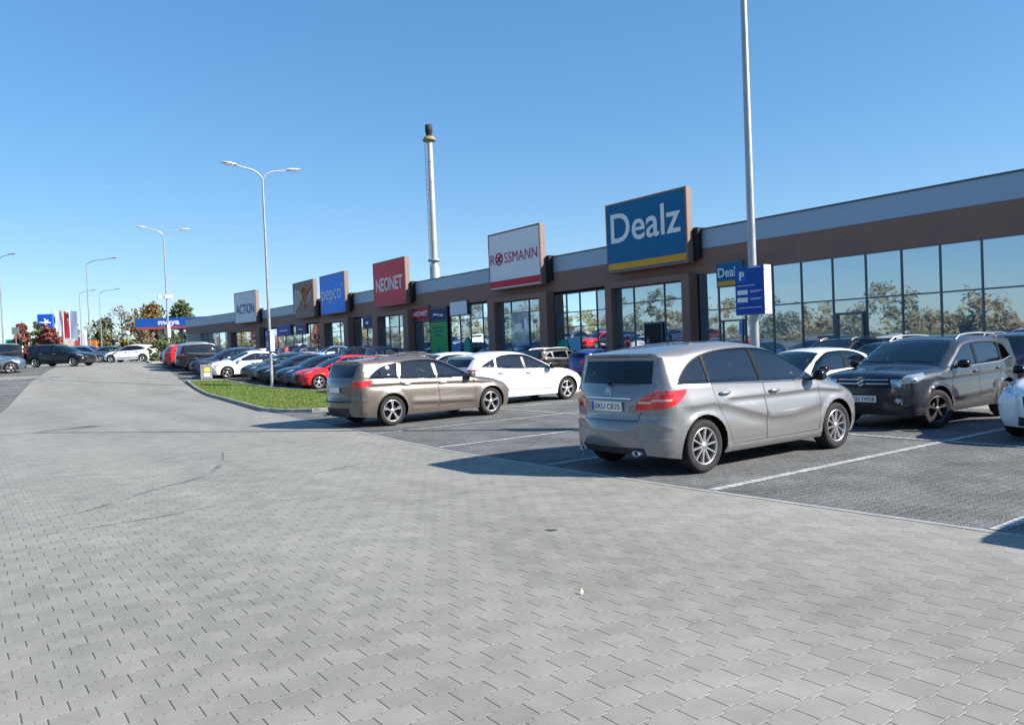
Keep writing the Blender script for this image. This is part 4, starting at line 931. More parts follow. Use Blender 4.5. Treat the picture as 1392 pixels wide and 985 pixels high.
# ================================================================ retail building
M['fascia'] = mat('grey_metal_fascia', (.29, .37, .47), .42, .2, .5, var=.05, vscale=.6)
M['brown'] = mat('brown_cladding', (.25, .135, .105), .6, 0, .35, var=.08, vscale=.7)
M['brownlt'] = mat('brown_sign_case', (.20, .145, .12), .5, 0, .35, var=.06)
M['mull'] = mat('anthracite_frame', (.095, .115, .14), .4, .3, .5)
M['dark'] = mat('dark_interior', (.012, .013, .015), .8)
M['roofm'] = mat('roof_membrane', (.30, .30, .30), .9)
def facade_glass(name, base, refl):
    m, nt, b = nt_mat(name); N, L = nt.nodes, nt.links
    b.inputs['Base Color'].default_value = (*base, 1); b.inputs['Roughness'].default_value = .35; b.inputs['Specular IOR Level'].default_value = .2
    g = N.new('ShaderNodeBsdfGlossy'); g.inputs['Roughness'].default_value = .015; g.inputs['Color'].default_value = (.64, .78, .88, 1)
    geo = N.new('ShaderNodeNewGeometry'); n = N.new('ShaderNodeTexNoise'); n.inputs['Scale'].default_value = .55; n.inputs['Detail'].default_value = 2; L.new(geo.outputs['Position'], n.inputs['Vector'])
    bp = N.new('ShaderNodeBump'); bp.inputs['Strength'].default_value = .07; bp.inputs['Distance'].default_value = .05; L.new(n.outputs['Fac'], bp.inputs['Height']); L.new(bp.outputs[0], g.inputs['Normal'])
    f = N.new('ShaderNodeFresnel'); f.inputs['IOR'].default_value = 1.5
    r = N.new('ShaderNodeMapRange'); r.inputs['To Min'].default_value = refl; r.inputs['To Max'].default_value = 1; L.new(f.outputs[0], r.inputs['Value'])
    ms = N.new('ShaderNodeMixShader'); L.new(r.outputs[0], ms.inputs[0]); L.new(b.outputs[0], ms.inputs[1]); L.new(g.outputs[0], ms.inputs[2]); L.new(ms.outputs[0], N['Material Output'].inputs['Surface'])
    return m
M['pane'] = facade_glass('shop_glass', (.07, .13, .19), .46)
M['pane_curtain'] = facade_glass('shop_glass_blind', (.22, .27, .29), .40)
M['film'] = facade_glass('frosted_film', (.20, .30, .42), .12)
ROOF, BAND = 6.87, 5.93
bld = empty('retail_building', (30, 2, 0)); tag(bld, 'long low retail building with brown cladding, grey parapet and a mirrored glass shopfront', 'shop building')
YW = 91.3; WROT = R(6.0); WING = [False]
def part(mb, name, m):
    o = mb.build(name, m, bld)
    if WING[0]: o.data.transform(Matrix.Translation((30, YW, 0)) @ Matrix.Rotation(WROT, 4, 'Z') @ Matrix.Translation((-30, -YW, 0)))
    o.location = (-30, -2, 0); return o
b = MB(); b.box(30.0, 62, 1.0, YW, BAND, ROOF, 0, .02); b.box(29.94, 62.06, .94, YW, ROOF, ROOF + .05, 1)
part(b, 'parapet', [M['fascia'], M['mull']])
b = MB(); b.box(30.01, 62, 1.0, YW, 4.74, BAND - .003, 0)
for z in (5.18, ): b.box(30.004, 30.02, 1.0, YW, z - .007, z + .007, 1)
for y in np.arange(2.6, YW, 3.0): b.box(30.005, 30.02, y - .006, y + .006, 4.76, BAND - .02, 1)
part(b, 'cladding_band', [M['brown'], M['mull']])
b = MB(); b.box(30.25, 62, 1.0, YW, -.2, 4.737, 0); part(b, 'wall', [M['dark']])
b = MB(); b.box(30.1, 61.9, 1.2, YW - .1, ROOF - .45, ROOF - .42); part(b, 'roof', [M['roofm']])
# glazing
def glazing(ys, top, rows, x=30.06, pm=None, foot=.16, tilt=.0025):
    """panes between the mullion positions ys; rows = heights of the cross bars"""
    ys = sorted(ys); zs = [foot] + sorted(rows) + [top]
    f = MB()
    for y in ys: f.box(x - .05, x + .06, y - .032, y + .032, foot - .10, top + .02, 0, .006)
    for i in range(len(ys) - 1):
        for z in zs: f.box(x - .042, x + .055, ys[i] + .0325, ys[i + 1] - .0325, z - .028, z + .028, 0, .005)
    part(f, 'window_frame', [M['mull']])
    for i in range(len(ys) - 1):
        for j in range(len(zs) - 1):
            g = MB(); t0, t1 = rng.normal(0, tilt, 2)
            y0, y1, z0, z1 = ys[i] + .0327, ys[i + 1] - .0327, zs[j] + .0285, zs[j + 1] - .0285; w, h = (y1 - y0) / 2, (z1 - z0) / 2
            g.add([(x - t0 * w - t1 * h, y0, z0), (x + t0 * w - t1 * h, y1, z0), (x + t0 * w + t1 * h, y1, z1), (x - t0 * w + t1 * h, y0, z1)], [(0, 1, 2, 3)][::1])
            mm = pm(i, j) if pm else M['pane']
            part(g, 'window', [mm])
def portal(y0, y1, cw0, cw1, gy, tr, ztop=4.46, depth=.62, door=None, zt_=4.80):
    """brown entrance frame standing proud of the shopfront, glazing set back inside it"""
    x = 30 - depth; b = MB()
    b.box(x, 30.0, y0, y0 + cw0, -.1, zt_, 0, .01); b.box(x, 30.0, y1 - cw1, y1, -.1, zt_, 0, .01); b.box(x + .002, 30.0, y0 + cw0, y1 - cw1, ztop + .03, zt_ - .002, 0, .0)
    part(b, 'entrance_frame', [M['brown']])
    glazing([y0 + cw0 + .03] + gy + [y1 - cw1 - .03], ztop, tr, x=29.95 - depth * .25)
    if door:
        d0, d1, zh = door; b = MB(); xx = 29.95 - depth * .25 - .10
        b.box(xx - .02, xx + .03, d0, d0 + .05, .12, zh, 1); b.box(xx - .02, xx + .03, d1 - .05, d1, .12, zh, 1); b.box(xx - .02, xx + .03, d0 + .05, d1 - .05, zh - .1, zh, 1); b.box(xx + .005, xx + .02, d0 + .05, d1 - .05, .12, zh - .1, 0)
        part(b, 'door', [M['dark'], M['mull']])
k_ = .985
right_m = [26.0, 24.86, 23.33, 21.81, 20.36, 18.88, 17.42, 15.96, 14.50, 13.05, 11.60, 10.15, 8.70, 7.25, 5.8, 4.35, 2.9]
def pm_r(i, j):
    return M['pane_curtain'] if (i in (1, 5, 10, 13) and j == 0) or (i in (12, 14)) and j == 0 else M['pane']
glazing(right_m, 4.72, [2.95], pm=pm_r)
b = MB(); b.box(29.90, 29.99, 17.50, 17.58, .12, 2.42, 0); b.box(29.90, 29.99, 18.72, 18.80, .12, 2.42, 0); b.box(29.90, 29.99, 17.58, 18.72, 2.32, 2.42, 0); b.box(29.86, 29.90, 17.72, 17.76, .9, 1.5, 0); part(b, 'door', [M['mull']])
b = MB(); b.box(29.90, 29.99, 23.40, 23.47, .12, 2.42, 0); b.box(29.90, 29.99, 24.70, 24.77, .12, 2.42, 0); b.box(29.90, 29.99, 23.47, 24.70, 2.34, 2.42, 0); part(b, 'door', [M['mull']])
portal(26.1, 32.15, .52, .50, [28.1, 30.3], [3.62], door=(28.25, 29.55, 2.55))
glazing([32.2, 33.56, 35.03, 36.24, 37.3], 4.56, [3.45, 2.6])
portal(37.35, 43.75, .75, .80, [39.6, 41.55], [3.72])
glazing([43.8, 45.3, 46.9, 48.3, 49.6], 4.60, [3.6])
glazing([52.7, 53.8, 54.9], 3.72, [2.3])
portal(55.0, 61.4, .85, .95, [57.2, 58.9], [3.55])
glazing([61.5, 62.6, 63.8, 65.2, 66.3], 4.60, [2.7])
portal(66.4, 73.1, 1.0, 1.1, [69.0, 71.0], [3.6])
glazing([73.2, 75.2, 77.2, 79.5, 82, 84.5, 87, 89.3, 91.2], 4.60, [3.0])
WING[0] = True
b = MB(); b.box(30.02, 55, YW, 117.2, 6.05, 7.12, 0); b.box(29.96, 55.05, YW, 117.25, 7.12, 7.17, 1); part(b, 'parapet', [M['fascia'], M['mull']])
b = MB(); b.box(30.03, 55, YW, 117.2, 4.94, 6.047, 0); part(b, 'cladding_band', [M['brown']])
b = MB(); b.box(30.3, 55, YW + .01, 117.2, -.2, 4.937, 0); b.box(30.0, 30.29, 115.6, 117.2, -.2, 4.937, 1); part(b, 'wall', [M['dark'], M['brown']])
portal(91.4, 101.0, 1.1, 1.2, [94.5, 97.5], [3.6], zt_=4.93, ztop=4.6)
glazing([101.1, 103, 105, 107, 109, 111, 113, 115.5], 4.85, [3.2])
WING[0] = False
b = MB(); b.box(26.2, 28.6, 111.6, 112.0, 1.0, 5.0); part(b, 'return_wall', [mat('cream_render', (.62, .52, .38), .8, var=.05)])

# ================================================================ signs on the building
def smat(name, c, rough=.4): return mat(name, c, rough, 0, .15, var=.03, vscale=1.2)
def roof_sign(y0, y1, z0, z1, label, panel, bands=(), border=.10, cat='shop sign'):
    """thick brown cased sign box standing at the parapet on a dark bracket; y0<y1; returns (root, front x, y mid, z mid)"""
    x = 29.28; t = empty('shop_sign', (x, (y0 + y1) / 2, z0)); tag(t, label, cat, 'large sign boxes above the shop entrances')
    P = lambda mb, nm, m: _loc(mb.build(nm, m, t), (-x, -(y0 + y1) / 2, -z0))
    b = MB(); b.box(x + .03, x + .40, y0, y1, z0, z1, 0, .015)
    for (a0, a1, c0, c1) in ((y0, y1, z0, z0 + border), (y0, y1, z1 - border, z1), (y0, y0 + border, z0 + border, z1 - border), (y1 - border, y1, z0 + border, z1 - border)): b.box(x, x + .029, a0, a1, c0, c1, 1)
    P(b, 'sign_case', [M['brownlt'], M['brown']])
    b = MB(); b.box(x + .012, x + .028, y0 + border + .002, y1 - border - .002, z0 + border + .002, z1 - border - .002); P(b, 'panel', [panel])
    for (c0, c1, m) in bands:
        b = MB(); b.box(x + .006, x + .0118, y0 + border + .004, y1 - border - .004, z0 + c0, z0 + c1); P(b, 'colour_band', [m])
    b = MB(); b.box(x + .42, x + .95, y0 + .12, y1 - .4, max(z0 + .15, 5.2), 7.0, 0); b.box(x + .42, x + 1.3, y0 - .28, y0 - .0, 5.5, 6.98, 0)
    P(b, 'bracket', [M['dark']])
    return t, x, (y0 + y1) / 2, z0, z1
def _loc(o, l): o.location = l; return o
def sign_text(t, x, ym, z0, s, size, zc, width, m, bold=0, spacing=1.0, name='lettering', y=None):
    o = text_mesh(name, s, size, m, t, .006, bold, width, None, 0, spacing); zs = [v.co.y for v in o.data.vertices]; h0, h1 = min(zs), max(zs)
    o.data.transform(Matrix.Translation((0, -(h0 + h1) / 2, 0))); o.data.transform(face_negx(0, 0, 0)); o.location = (-.006, (y - ym) if y is not None else 0, zc - z0); return o

def scuff_mat():
    m, nt, b = nt_mat('tyre_mark_rubber'); N, L = nt.nodes, nt.links; b.inputs['Base Color'].default_value = (.06, .06, .06, 1); b.inputs['Roughness'].default_value = .7
    geo = N.new('ShaderNodeNewGeometry'); n = N.new('ShaderNodeTexNoise'); n.inputs['Scale'].default_value = 2.0; n.inputs['Detail'].default_value = 9; n.inputs['Roughness'].default_value = .75; L.new(geo.outputs['Position'], n.inputs['Vector'])
    r = N.new('ShaderNodeMapRange'); r.inputs['From Min'].default_value = .42; r.inputs['From Max'].default_value = .68; r.inputs['To Max'].default_value = .62; L.new(n.outputs['Fac'], r.inputs['Value'])
    tr = N.new('ShaderNodeBsdfTransparent'); ms = N.new('ShaderNodeMixShader'); L.new(r.outputs[0], ms.inputs[0]); L.new(tr.outputs[0], ms.inputs[1]); L.new(b.outputs[0], ms.inputs[2]); L.new(ms.outputs[0], N['Material Output'].inputs['Surface']); return m
M['scuff'] = scuff_mat()
def mark(pts, w):
    P = spline(pts, .15); b = MB(); vs = []
    for i, p in enumerate(P):
        a, c = P[max(0, i - 1)], P[min(len(P) - 1, i + 1)]; dx, dy = c[0] - a[0], c[1] - a[1]; l = math.hypot(dx, dy) + 1e-9; q = w * (.25 + .75 * math.sin(math.pi * min(1, i / (len(P) - 1) * 1.0)))
        for s_ in (-1, 1): vs.append((p[0] - dy / l * q * s_, p[1] + dx / l * q * s_, zt(*p) + .0165))
    b.add(vs, [(2 * i, 2 * i + 1, 2 * i + 3, 2 * i + 2) for i in range(len(P) - 1)]); S_(b.build('tyre_mark', M['scuff']))
# ---------------------------------------------------------------- sign faces
M['s_blue'] = smat('sign_blue', (.004, .13, .29)); M['s_yel'] = smat('sign_yellow', (.70, .34, .025)); M['s_white'] = smat('sign_white', (.74, .76, .80)); M['s_red'] = smat('sign_red', (.55, .02, .04)); M['s_pink'] = smat('sign_rose_red', (.60, .045, .075)); M['s_azure'] = smat('sign_azure', (.012, .22, .80)); M['s_txt'] = smat('sign_letter_white', (.80, .80, .80)); M['s_txt2'] = smat('sign_letter_pale', (.72, .70, .72)); M['s_ink'] = smat('sign_letter_blue', (.03, .05, .20)); M['s_dkred'] = smat('sign_letter_crimson', (.50, .015, .06)); M['s_navy'] = smat('sign_navy', (.01, .03, .14)); M['s_green'] = smat('poster_green', (.03, .36, .10)); M['s_brown'] = smat('sign_brown_photo', (.16, .11, .10)); M['s_orange'] = smat('sign_orange', (.55, .20, .08)); M['s_blk'] = smat('sign_black', (.02, .02, .03))
t, x, ym, z0, z1 = roof_sign(26.0, 31.75, 5.28, 8.98, 'big blue sign with a yellow stripe and white lettering, nearest on the roof edge', M['s_blue'], [(.16, .50, M['s_yel'])])
sign_text(t, x, ym, z0, 'Dealz', 2.2, 7.62, 4.95, M['s_txt'], .022)
t, x, ym, z0, z1 = roof_sign(37.6, 43.2, 5.25, 8.95, 'white sign with a red bottom stripe and thin red capitals, right of the chimney', M['s_white'], [(.16, .60, M['s_red'])])
sign_text(t, x, ym, z0, 'R', .95, 7.25, .50, M['s_dkred'], -.004, y=42.72); sign_text(t, x, ym, z0, 'SSMANN', .95, 7.25, 3.45, M['s_dkred'], -.004, 1.05, y=39.65)
b = MB()     # ring letter with a small horse-and-rider mark in it
yo, zo = 41.98, 7.25
b.tube([(29.27, yo + .36 * math.cos(a), zo + .36 * math.sin(a)) for a in np.linspace(0, 2 * math.pi, 25)], .045, 6)
b.tube([(29.27, yo + .16, zo - .18), (29.27, yo - .02, zo + .02), (29.27, yo - .18, zo + .20)], .06, 6); b.tube([(29.27, yo - .16, zo - .20), (29.27, yo, zo), (29.27, yo + .17, zo + .12)], .05, 6)
o = b.build('lettering', M['s_dkred'], t); o.location = (-x, -ym, -z0)
t, x, ym, z0, z1 = roof_sign(54.9, 60.6, 5.25, 8.95, 'rose red sign with bold white capitals standing left of the chimney', M['s_pink'])
sign_text(t, x, ym, z0, 'NEONET', 1.5, 7.05, 4.7, M['s_txt2'], .03)
t, x, ym, z0, z1 = roof_sign(66.5, 72.3, 5.25, 8.97, 'bright azure blue sign with thin white lower-case lettering', M['s_azure'])
sign_text(t, x, ym, z0, "pepco'", 1.9, 7.1, 4.8, M['s_txt'], -.02)
t, x, ym, z0, z1 = roof_sign(74.0, 79.6, 5.25, 8.95, 'brownish picture sign with an orange swoosh, left neighbour of the azure sign', M['s_brown'])
b = MB()
for k, (a0, a1) in enumerate(((1.9, 1.0), (1.2, .1), (.3, -.9))):
    b.tube([(x + .002, ym - .3 - .9 * u + .3 * k, 6.3 + .75 * k + a0 * u * .6 + .5 * math.sin(u * 2)) for u in np.linspace(0, 2.2, 9)], [.16 - .012 * i for i in range(9)], 6)
o = b.build('colour_swoosh', M['s_orange'], t); o.location = (-x, -ym, -z0)
for k in range(7):
    b = MB()
    if k < 4: b.tube([(x + .003, ym + 2.3 - .6 * k, 5.8 + .4 * k), (x + .003, ym + 1.9 - .5 * k, 8.3 - .1 * k)], .09, 6)
    else: b.tube([(x + .002, ym - .7 - .2 * (k - 4), 6.6 + .35 * (k - 4)), (x + .002, ym - 2.3, 7.25 + .3 * (k - 4))], .05, 6)
    o = b.build('white_streak', M['s_txt2'], t); o.location = (-x, -ym, -z0)
t, x, ym, z0, z1 = roof_sign(92.0, 98.0, 5.6, 9.35, 'pale sign with dark blue capitals, farthest left on the roof edge', M['s_white'])
sign_text(t, x, ym, z0, 'ACTION', 1.6, 7.3, 4.9, M['s_ink'], .01)
t.rotation_euler = (0, 0, R(7)); t.location.x = 29.0
# smaller signs on the shopfront
def wall_sign(y0, y1, z0, z1, label, m, txt=None, tm=None, fr='mull', x=29.86, w=.82, group='small sign boxes over the shop windows'):
    t = empty('fascia_sign', (x, (y0 + y1) / 2, z0)); tag(t, label, 'sign', group)
    b = MB(); b.box(.02, .16, -(y1 - y0) / 2, (y1 - y0) / 2, 0, z1 - z0, 0, .01); b.build('sign_case', M[fr], t)
    b = MB(); b.box(.005, .019, -(y1 - y0) / 2 + .07, (y1 - y0) / 2 - .07, .07, z1 - z0 - .07); b.build('panel', m, t)
    if txt:
        o = text_mesh('lettering', txt, .5, tm, t, .004, .008, (y1 - y0) * w); zs = [v.co.y for v in o.data.vertices]
        o.data.transform(Matrix.Translation((0, -(max(zs) + min(zs)) / 2, 0))); o.data.transform(face_negx(0, 0, 0)); o.location = (0, 0, (z1 - z0) / 2)
    return t
wall_sign(52.45, 55.2, 3.78, 4.98, 'small crimson sign with white capitals between dark window posts', smat('crimson', (.40, .012, .035)), 'NEONET', M['s_txt'])
t = wall_sign(49.85, 52.3, 3.66, 4.70, 'dark navy sign directly above the green poster', M['s_navy'], None)
for k, (a, c) in enumerate(((.7, .25), (.15, -.1), (-.2, -.75))): b = MB(); b.box(-.002, .004, -a, -c, .36 + .05 * k, .50 + .05 * k); b.build('printed_line', M['s_txt'], t)
wall_sign(47.0, 49.4, 3.92, 5.0, 'blank white sign box in a dark frame right of the green poster', M['s_white'], None)
t = wall_sign(62.0, 64.3, 3.62, 4.70, 'dark slate sign with a tiny white mark, left of the rose sign entrance', M['s_navy'], None)
b = MB(); b.box(-.002, .004, .0, .55, .40, .62); b.build('lettering', M['s_txt'], t)
t = wall_sign(78.0, 80.9, 3.70, 4.75, 'right one of the two deep blue signs left of the azure sign entrance', M['s_navy'], None, None); 
b = MB(); b.box(-.002, .004, -.7, .7, .45, .58); b.build('lettering', M['s_txt2'], t)
t = wall_sign(82.4, 86.8, 3.70, 4.90, 'bright royal blue sign, left one of the two blue signs', smat('royal', (.01, .035, .38)), None)
b = MB(); b.box(-.002, .004, -1.3, 1.3, .50, .64); b.build('lettering', M['s_txt2'], t)
# projecting blade sign beside the nearest entrance
t = empty('blade_sign', (29.1, 23.45, 3.9)); tag(t, 'small blue and yellow blade sign half hidden behind the parking sign', 'sign')
b = MB(); b.box(.02, .20, -.75, .75, 0, 1.14, 0, .01); b.box(.08, .9, .60, .66, .2, .26, 0); b.box(.08, .9, .60, .66, .9, .96, 0); b.build('sign_case', M['mull'], t)
b = MB(); b.box(.005, .019, -.70, .70, .05, 1.09); b.build('panel', M['s_blue'], t)
b = MB(); b.box(-.001, .0045, -.70, .70, .07, .27); b.build('colour_band', M['s_yel'], t)
o = text_mesh('lettering', 'Dealz', .6, M['s_txt'], t, .003, .008, 1.25); o.data.transform(face_negx(0, 0, 0)); o.location = (0, 0, .47)
# posters behind / on the glass
t = tag(empty('window_poster', (29.9, 51.15, .2)), 'tall green poster with a blue drawing at its foot, under a navy sign', 'poster')
b = MB(); b.box(0, .05, -1.25, 1.25, 0, 3.42); b.build('panel', M['s_green'], t)
b = MB(); b.tube([(-.005, .3, .15), (-.005, .15, .8), (-.005, -.02, 1.5)], [.32, .16, .03], 6); b.build('printed_figure', smat('poster_blue', (.03, .08, .36)), t); b = MB(); b.tube([(-.005, -.35, .15), (-.005, -.1, .6)], [.24, .06], 6); b.build('printed_figure', smat('poster_blue', (.03, .08, .36)), t)
for k in range(3): b = MB(); b.box(-.004, .0, -.75 + .2 * k, .95 - .12 * k, 2.95 - .28 * k, 3.03 - .28 * k); b.build('printed_line', M['s_navy'], t)
def flat_poster(pts, x, y, z, m, label, nm='window_poster'):
    b = MB(); n = len(pts); b.add([(0, p, q) for p, q in pts] + [(.02, p, q) for p, q in pts], [tuple(range(n)), tuple(range(2 * n - 1, n - 1, -1))] + [(i, (i + 1) % n, n + (i + 1) % n, n + i) for i in range(n)])
    o = b.build(nm, m, None, (x, y, z)); tag(o, label, 'poster', 'posters stuck to the shop glass'); return o
M['s_turq'] = smat('poster_turquoise', (.01, .34, .27)); M['s_sky'] = smat('poster_sky', (.16, .42, .58))
flat_poster([(.62 * math.cos(a), .62 * math.sin(a)) for a in np.linspace(0, math.pi, 14)], 29.98, 36.62, 1.25, M['s_turq'], 'green half-round poster at the foot of the glass right of the white sign entrance')
flat_poster([(-.55, 0), (.55, 0), (.55, .75), (-.55, .75)], 29.98, 35.6, 1.2, M['s_sky'], 'light blue oblong poster beside the green half-round one')
flat_poster([(.42 * math.cos(a), .75 * math.sin(a)) for a in np.linspace(0, 2 * math.pi, 20)[:-1]], 29.98, 47.4, 1.6, M['s_turq'], 'turquoise oval sticker low on the glass under the blank white sign')
flat_poster([(-.6, 0), (.6, 0), (.6, 1.3), (-.6, 1.3)], 29.98, 48.85, .6, mat('poster_blue2', (.06, .18, .42), .4), 'blue oblong sticker between the green poster and the turquoise oval')
flat_poster([(-.95, 0), (.95, 0), (.95, 2.1), (-.95, 2.1)], 29.70, 40.58, 1.6, M['film'], 'pale blue frosted panel in the middle of the white sign entrance')

# ---------------------------------------------------------------- lamp posts
M['galv'] = mat('galvanised_steel', (.33, .345, .36), .42, .55, .5, var=.10, vscale=5)
M['lampw'] = mat('luminaire_grey', (.52, .53, .54), .35, .3)
M['lens'] = mat('luminaire_lens', (.60, .62, .62), .2)
M['pblue'] = smat('parking_sign_blue', (.012, .075, .36)); M['pwhite'] = smat('parking_sign_white', (.78, .78, .76))
def lamp_post(x, y, label, h=9.9, arms=((1, 1.28), (-1, 1.28)), rz=0.0, group='street lamps of the car park', r=.078, name='street_lamp', kink=.55):
    z = zt(x, y); t = empty(name, (x, y, z), rz); tag(t, label, 'street lamp', group)
    b = MB(); b.tube([(0, 0, -.1), (0, 0, 1.2), (0, 0, h * .5), (0, 0, h)], [r, r * .97, r * .78, r * .55], 14); b.lathe([(r + .06, .0), (r + .06, .02), (r + .01, .04), (r + .01, .12)], 16); b.box(-.052, .052, -r - .006, -r + .03, .55, .95); b.build('pole', M['galv'], t)
    for sg, ln in arms:
        pts = [(0, 0, h - .12)] + [(sg * ln * (1 - math.cos(a)) * .62, 0, h - .12 + kink * math.sin(a)) for a in np.linspace(.15, 1.45, 8)] + [(sg * ln, 0, h - .12 + kink + .10)]
        b = MB(); b.tube(pts, [r * .42] * 9 + [r * .36], 10); a = b.build('arm', M['galv'], t)
        hx, hz = sg * ln, h - .10 + kink + .10; b = MB()
        rings = []
        for u, w, hh in ((-.12, .05, .05), (.0, .11, .075), (.18, .15, .085), (.46, .15, .06), (.60, .09, .03)):
            rings.append([(hx + sg * u, w * math.cos(q), hz + .10 * u + hh * (math.sin(q) if math.sin(q) > 0 else .45 * math.sin(q))) for q in np.linspace(0, 2 * math.pi, 14, endpoint=False)])
        vs = [p for g_ in rings for p in g_]; b.add(vs, [(i * 14 + j, i * 14 + (j + 1) % 14, (i + 1) * 14 + (j + 1) % 14, (i + 1) * 14 + j) for i in range(4) for j in range(14)], 0, True); b.add(rings[0], [tuple(range(14))]); b.add(rings[-1], [tuple(range(14))])
        hd = b.build('lamp_head', M['lampw'], t)
        b = MB(); b.box(min(hx + sg * .05, hx + sg * .45), max(hx + sg * .05, hx + sg * .45), -.10, .10, hz - .035, hz - .022); b.build('lens', M['lens'], hd)
    return t
def parking_sign(x, y, z, label, wy=.60, wx=.20, hh=.83):
    t = empty('parking_sign', (x, y, z)); tag(t, label, 'parking sign', 'parking signs clamped round the lamp posts')
    b = MB(); b.box(-wx / 2 + .006, wx / 2 - .006, -wy / 2, wy / 2, 0, hh, 0, .004); b.build('sign_case', M['pwhite'], t)
    for sg in (-1, 1):
        p = MB(); p.box(min(sg * (wx / 2 - .0058), sg * wx / 2), max(sg * (wx / 2 - .0058), sg * wx / 2), -wy / 2 + .002, wy / 2 - .002, .002, hh - .002); p.build('panel', M['pblue'], t)
    xx = -wx / 2
    b = MB(); f = .18
    b.box(xx - .002, xx - .0004, .06, .26, hh - .26, hh - .05); b.build('symbol_field', smat('p_field', (.02, .11, .48)), t)
    o = text_mesh('lettering', 'P', .20, M['pwhite'], t, .001, .006); o.data.transform(face_negx(0, 0, 0)); o.location = (xx - .003, .16, hh - .225)
    b = MB()
    for (y0, y1, z_, h_) in ((-.24, .02, .80, .012), (-.12, .26, .50, .010), (-.26, -.01, .405, .008), (-.20, -.01, .385, .008), (-.26, -.01, .275, .008), (-.20, -.01, .255, .008), (-.24, .26, .12, .010), (.04, .26, .35, .08), (.04, .26, .22, .08)): b = MB(); b.box(xx - .002, xx - .0004, y0, y1, z_, z_ + h_); b.build('printed_line', M['pwhite'], t)
    for zz in (.08, hh - .08): b = MB(); b.box(-wx / 2 + .02, -wx / 2 + .05, -wy / 2 - .006, -wy / 2 - .0005, zz - .012, zz + .012); b.build('clamp_bolt', M['mull'], t)
    return t
lamp_post(11.30, 8.60, 'tall galvanised lamp post carrying a blue parking sign behind the silver car', kink=.55, r=.08)
parking_sign(11.30, 8.60, 1.97, 'blue parking sign with a white P on the tall lamp post behind the silver car')
lamp_post(12.46, 37.19, 'double-armed lamp post standing on the green lawn')
parking_sign(12.46, 37.19, 1.72 + zt(12.46, 37.19), 'parking sign on the lamp post of the lawn', .65, .20, 1.0)
lamp_post(13.30, 62.29, 'double-armed lamp post left of the building end, with two white camera-like boxes', h=9.3)
parking_sign(13.30, 62.29, 1.8 + zt(13.3, 62.3), 'narrow parking sign on the lamp post left of the building end', .55, .20, 1.0)
t = tag(empty('camera_box', (13.25, 62.2, zt(13.3, 62.3) + 4.75)), 'pair of small white camera-like boxes clamped halfway up a lamp post', 'camera_box')
b = MB(); b.tube([(-.5, 0, 0), (.35, 0, 0)], .025, 6); b.build('bracket', M['galv'], t)
for xx in (-.48, .0, .30): b = MB(); b.box(xx - .12, xx + .12, -.16, .04, -.10, .18, 0, .03); b.build('lamp_head', M['pwhite'], t)  # white camera-like boxes, they give no light
lamp_post(4.1, 85.6, 'lamp post cut by the left edge of the photo, arm to the right', h=9.6, arms=((1, 1.0),), rz=R(-35), group='lamp posts of the street behind')
lamp_post(11.75, 90.1, 'taller lamp post in the middle distance with one long arm to the right', h=9.9, arms=((1, 2.6),), rz=R(-35), group='lamp posts of the street behind')
lamp_post(15.2, 124.5, 'thin distant lamp post with a curved arm just left of the taller one', h=9.4, arms=((1, 1.8),), rz=R(-35), group='lamp posts of the street behind')
lamp_post(17.45, 122.9, 'distant lamp post right of the taller one, before the bare trees', h=9.6, arms=((1, 2.4),), rz=R(-35), group='lamp posts of the street behind')
# little roof mast beside the rose sign
t = tag(empty('roof_mast', (38, 63.5, ROOF)), 'small thin mast with a cross arm on the roof left of the rose red sign', 'mast')
b = MB(); b.tube([(0, 0, -.45), (0, 0, 1.5)], .04, 6); b.build('pole', M['galv'], t); b = MB(); b.tube([(0, -.6, 1.45), (0, .6, 1.5)], .035, 6); b.build('arm', M['galv'], t)

# ---------------------------------------------------------------- chimney behind the building
t = tag(empty('chimney', (48.2, 82.8, 0)), 'tall slim metal chimney with a dark cap rising behind the roof', 'chimney')
M['stack'] = mat('steel_stack', (.40, .40, .39), .45, .35, .5, var=.12, vscale=.8)
b = MB(); b.lathe([(.60, 0), (.60, 11.3), (.42, 11.9), (.42, 13.0), (.40, 20), (.36, 27.2)], 24)
for z in np.arange(14.5, 27, 2.4): b.lathe([(.36, z - .04), (.43, z - .02), (.43, z + .02), (.36, z + .04)], 24)
b.build('shaft', M['stack'], t)
b = MB(); b.lathe([(.42, 12.15), (.78, 12.2), (.78, 12.40), (.42, 12.43)], 24); b.build('lower_ring', M['stack'], t)
b = MB(); b.lathe([(.36, 26.6), (.78, 26.65), (.78, 26.8), (.62, 27.1), (.36, 27.15)], 24); b.build('platform', mat('ochre_ring', (.28, .22, .12), .7, var=.2), t)
b = MB(); b.lathe([(.38, 27.1), (.38, 27.6), (.45, 27.65), (.45, 28.55), (.3, 28.6), (.001, 28.6)], 24); b.build('cap', mat('soot', (.03, .028, .027), .8), t)
b = MB()
for a in (0, .5): b.tube([(-.50 - .0, a - .25, .5), (-.50, a - .25, 26.6)], .03, 5)
for z in np.arange(13, 26.5, .6): b.tube([(-.50, -.25, z), (-.50, .25, z)], .02, 4)
b.build('ladder', M['galv'], t)

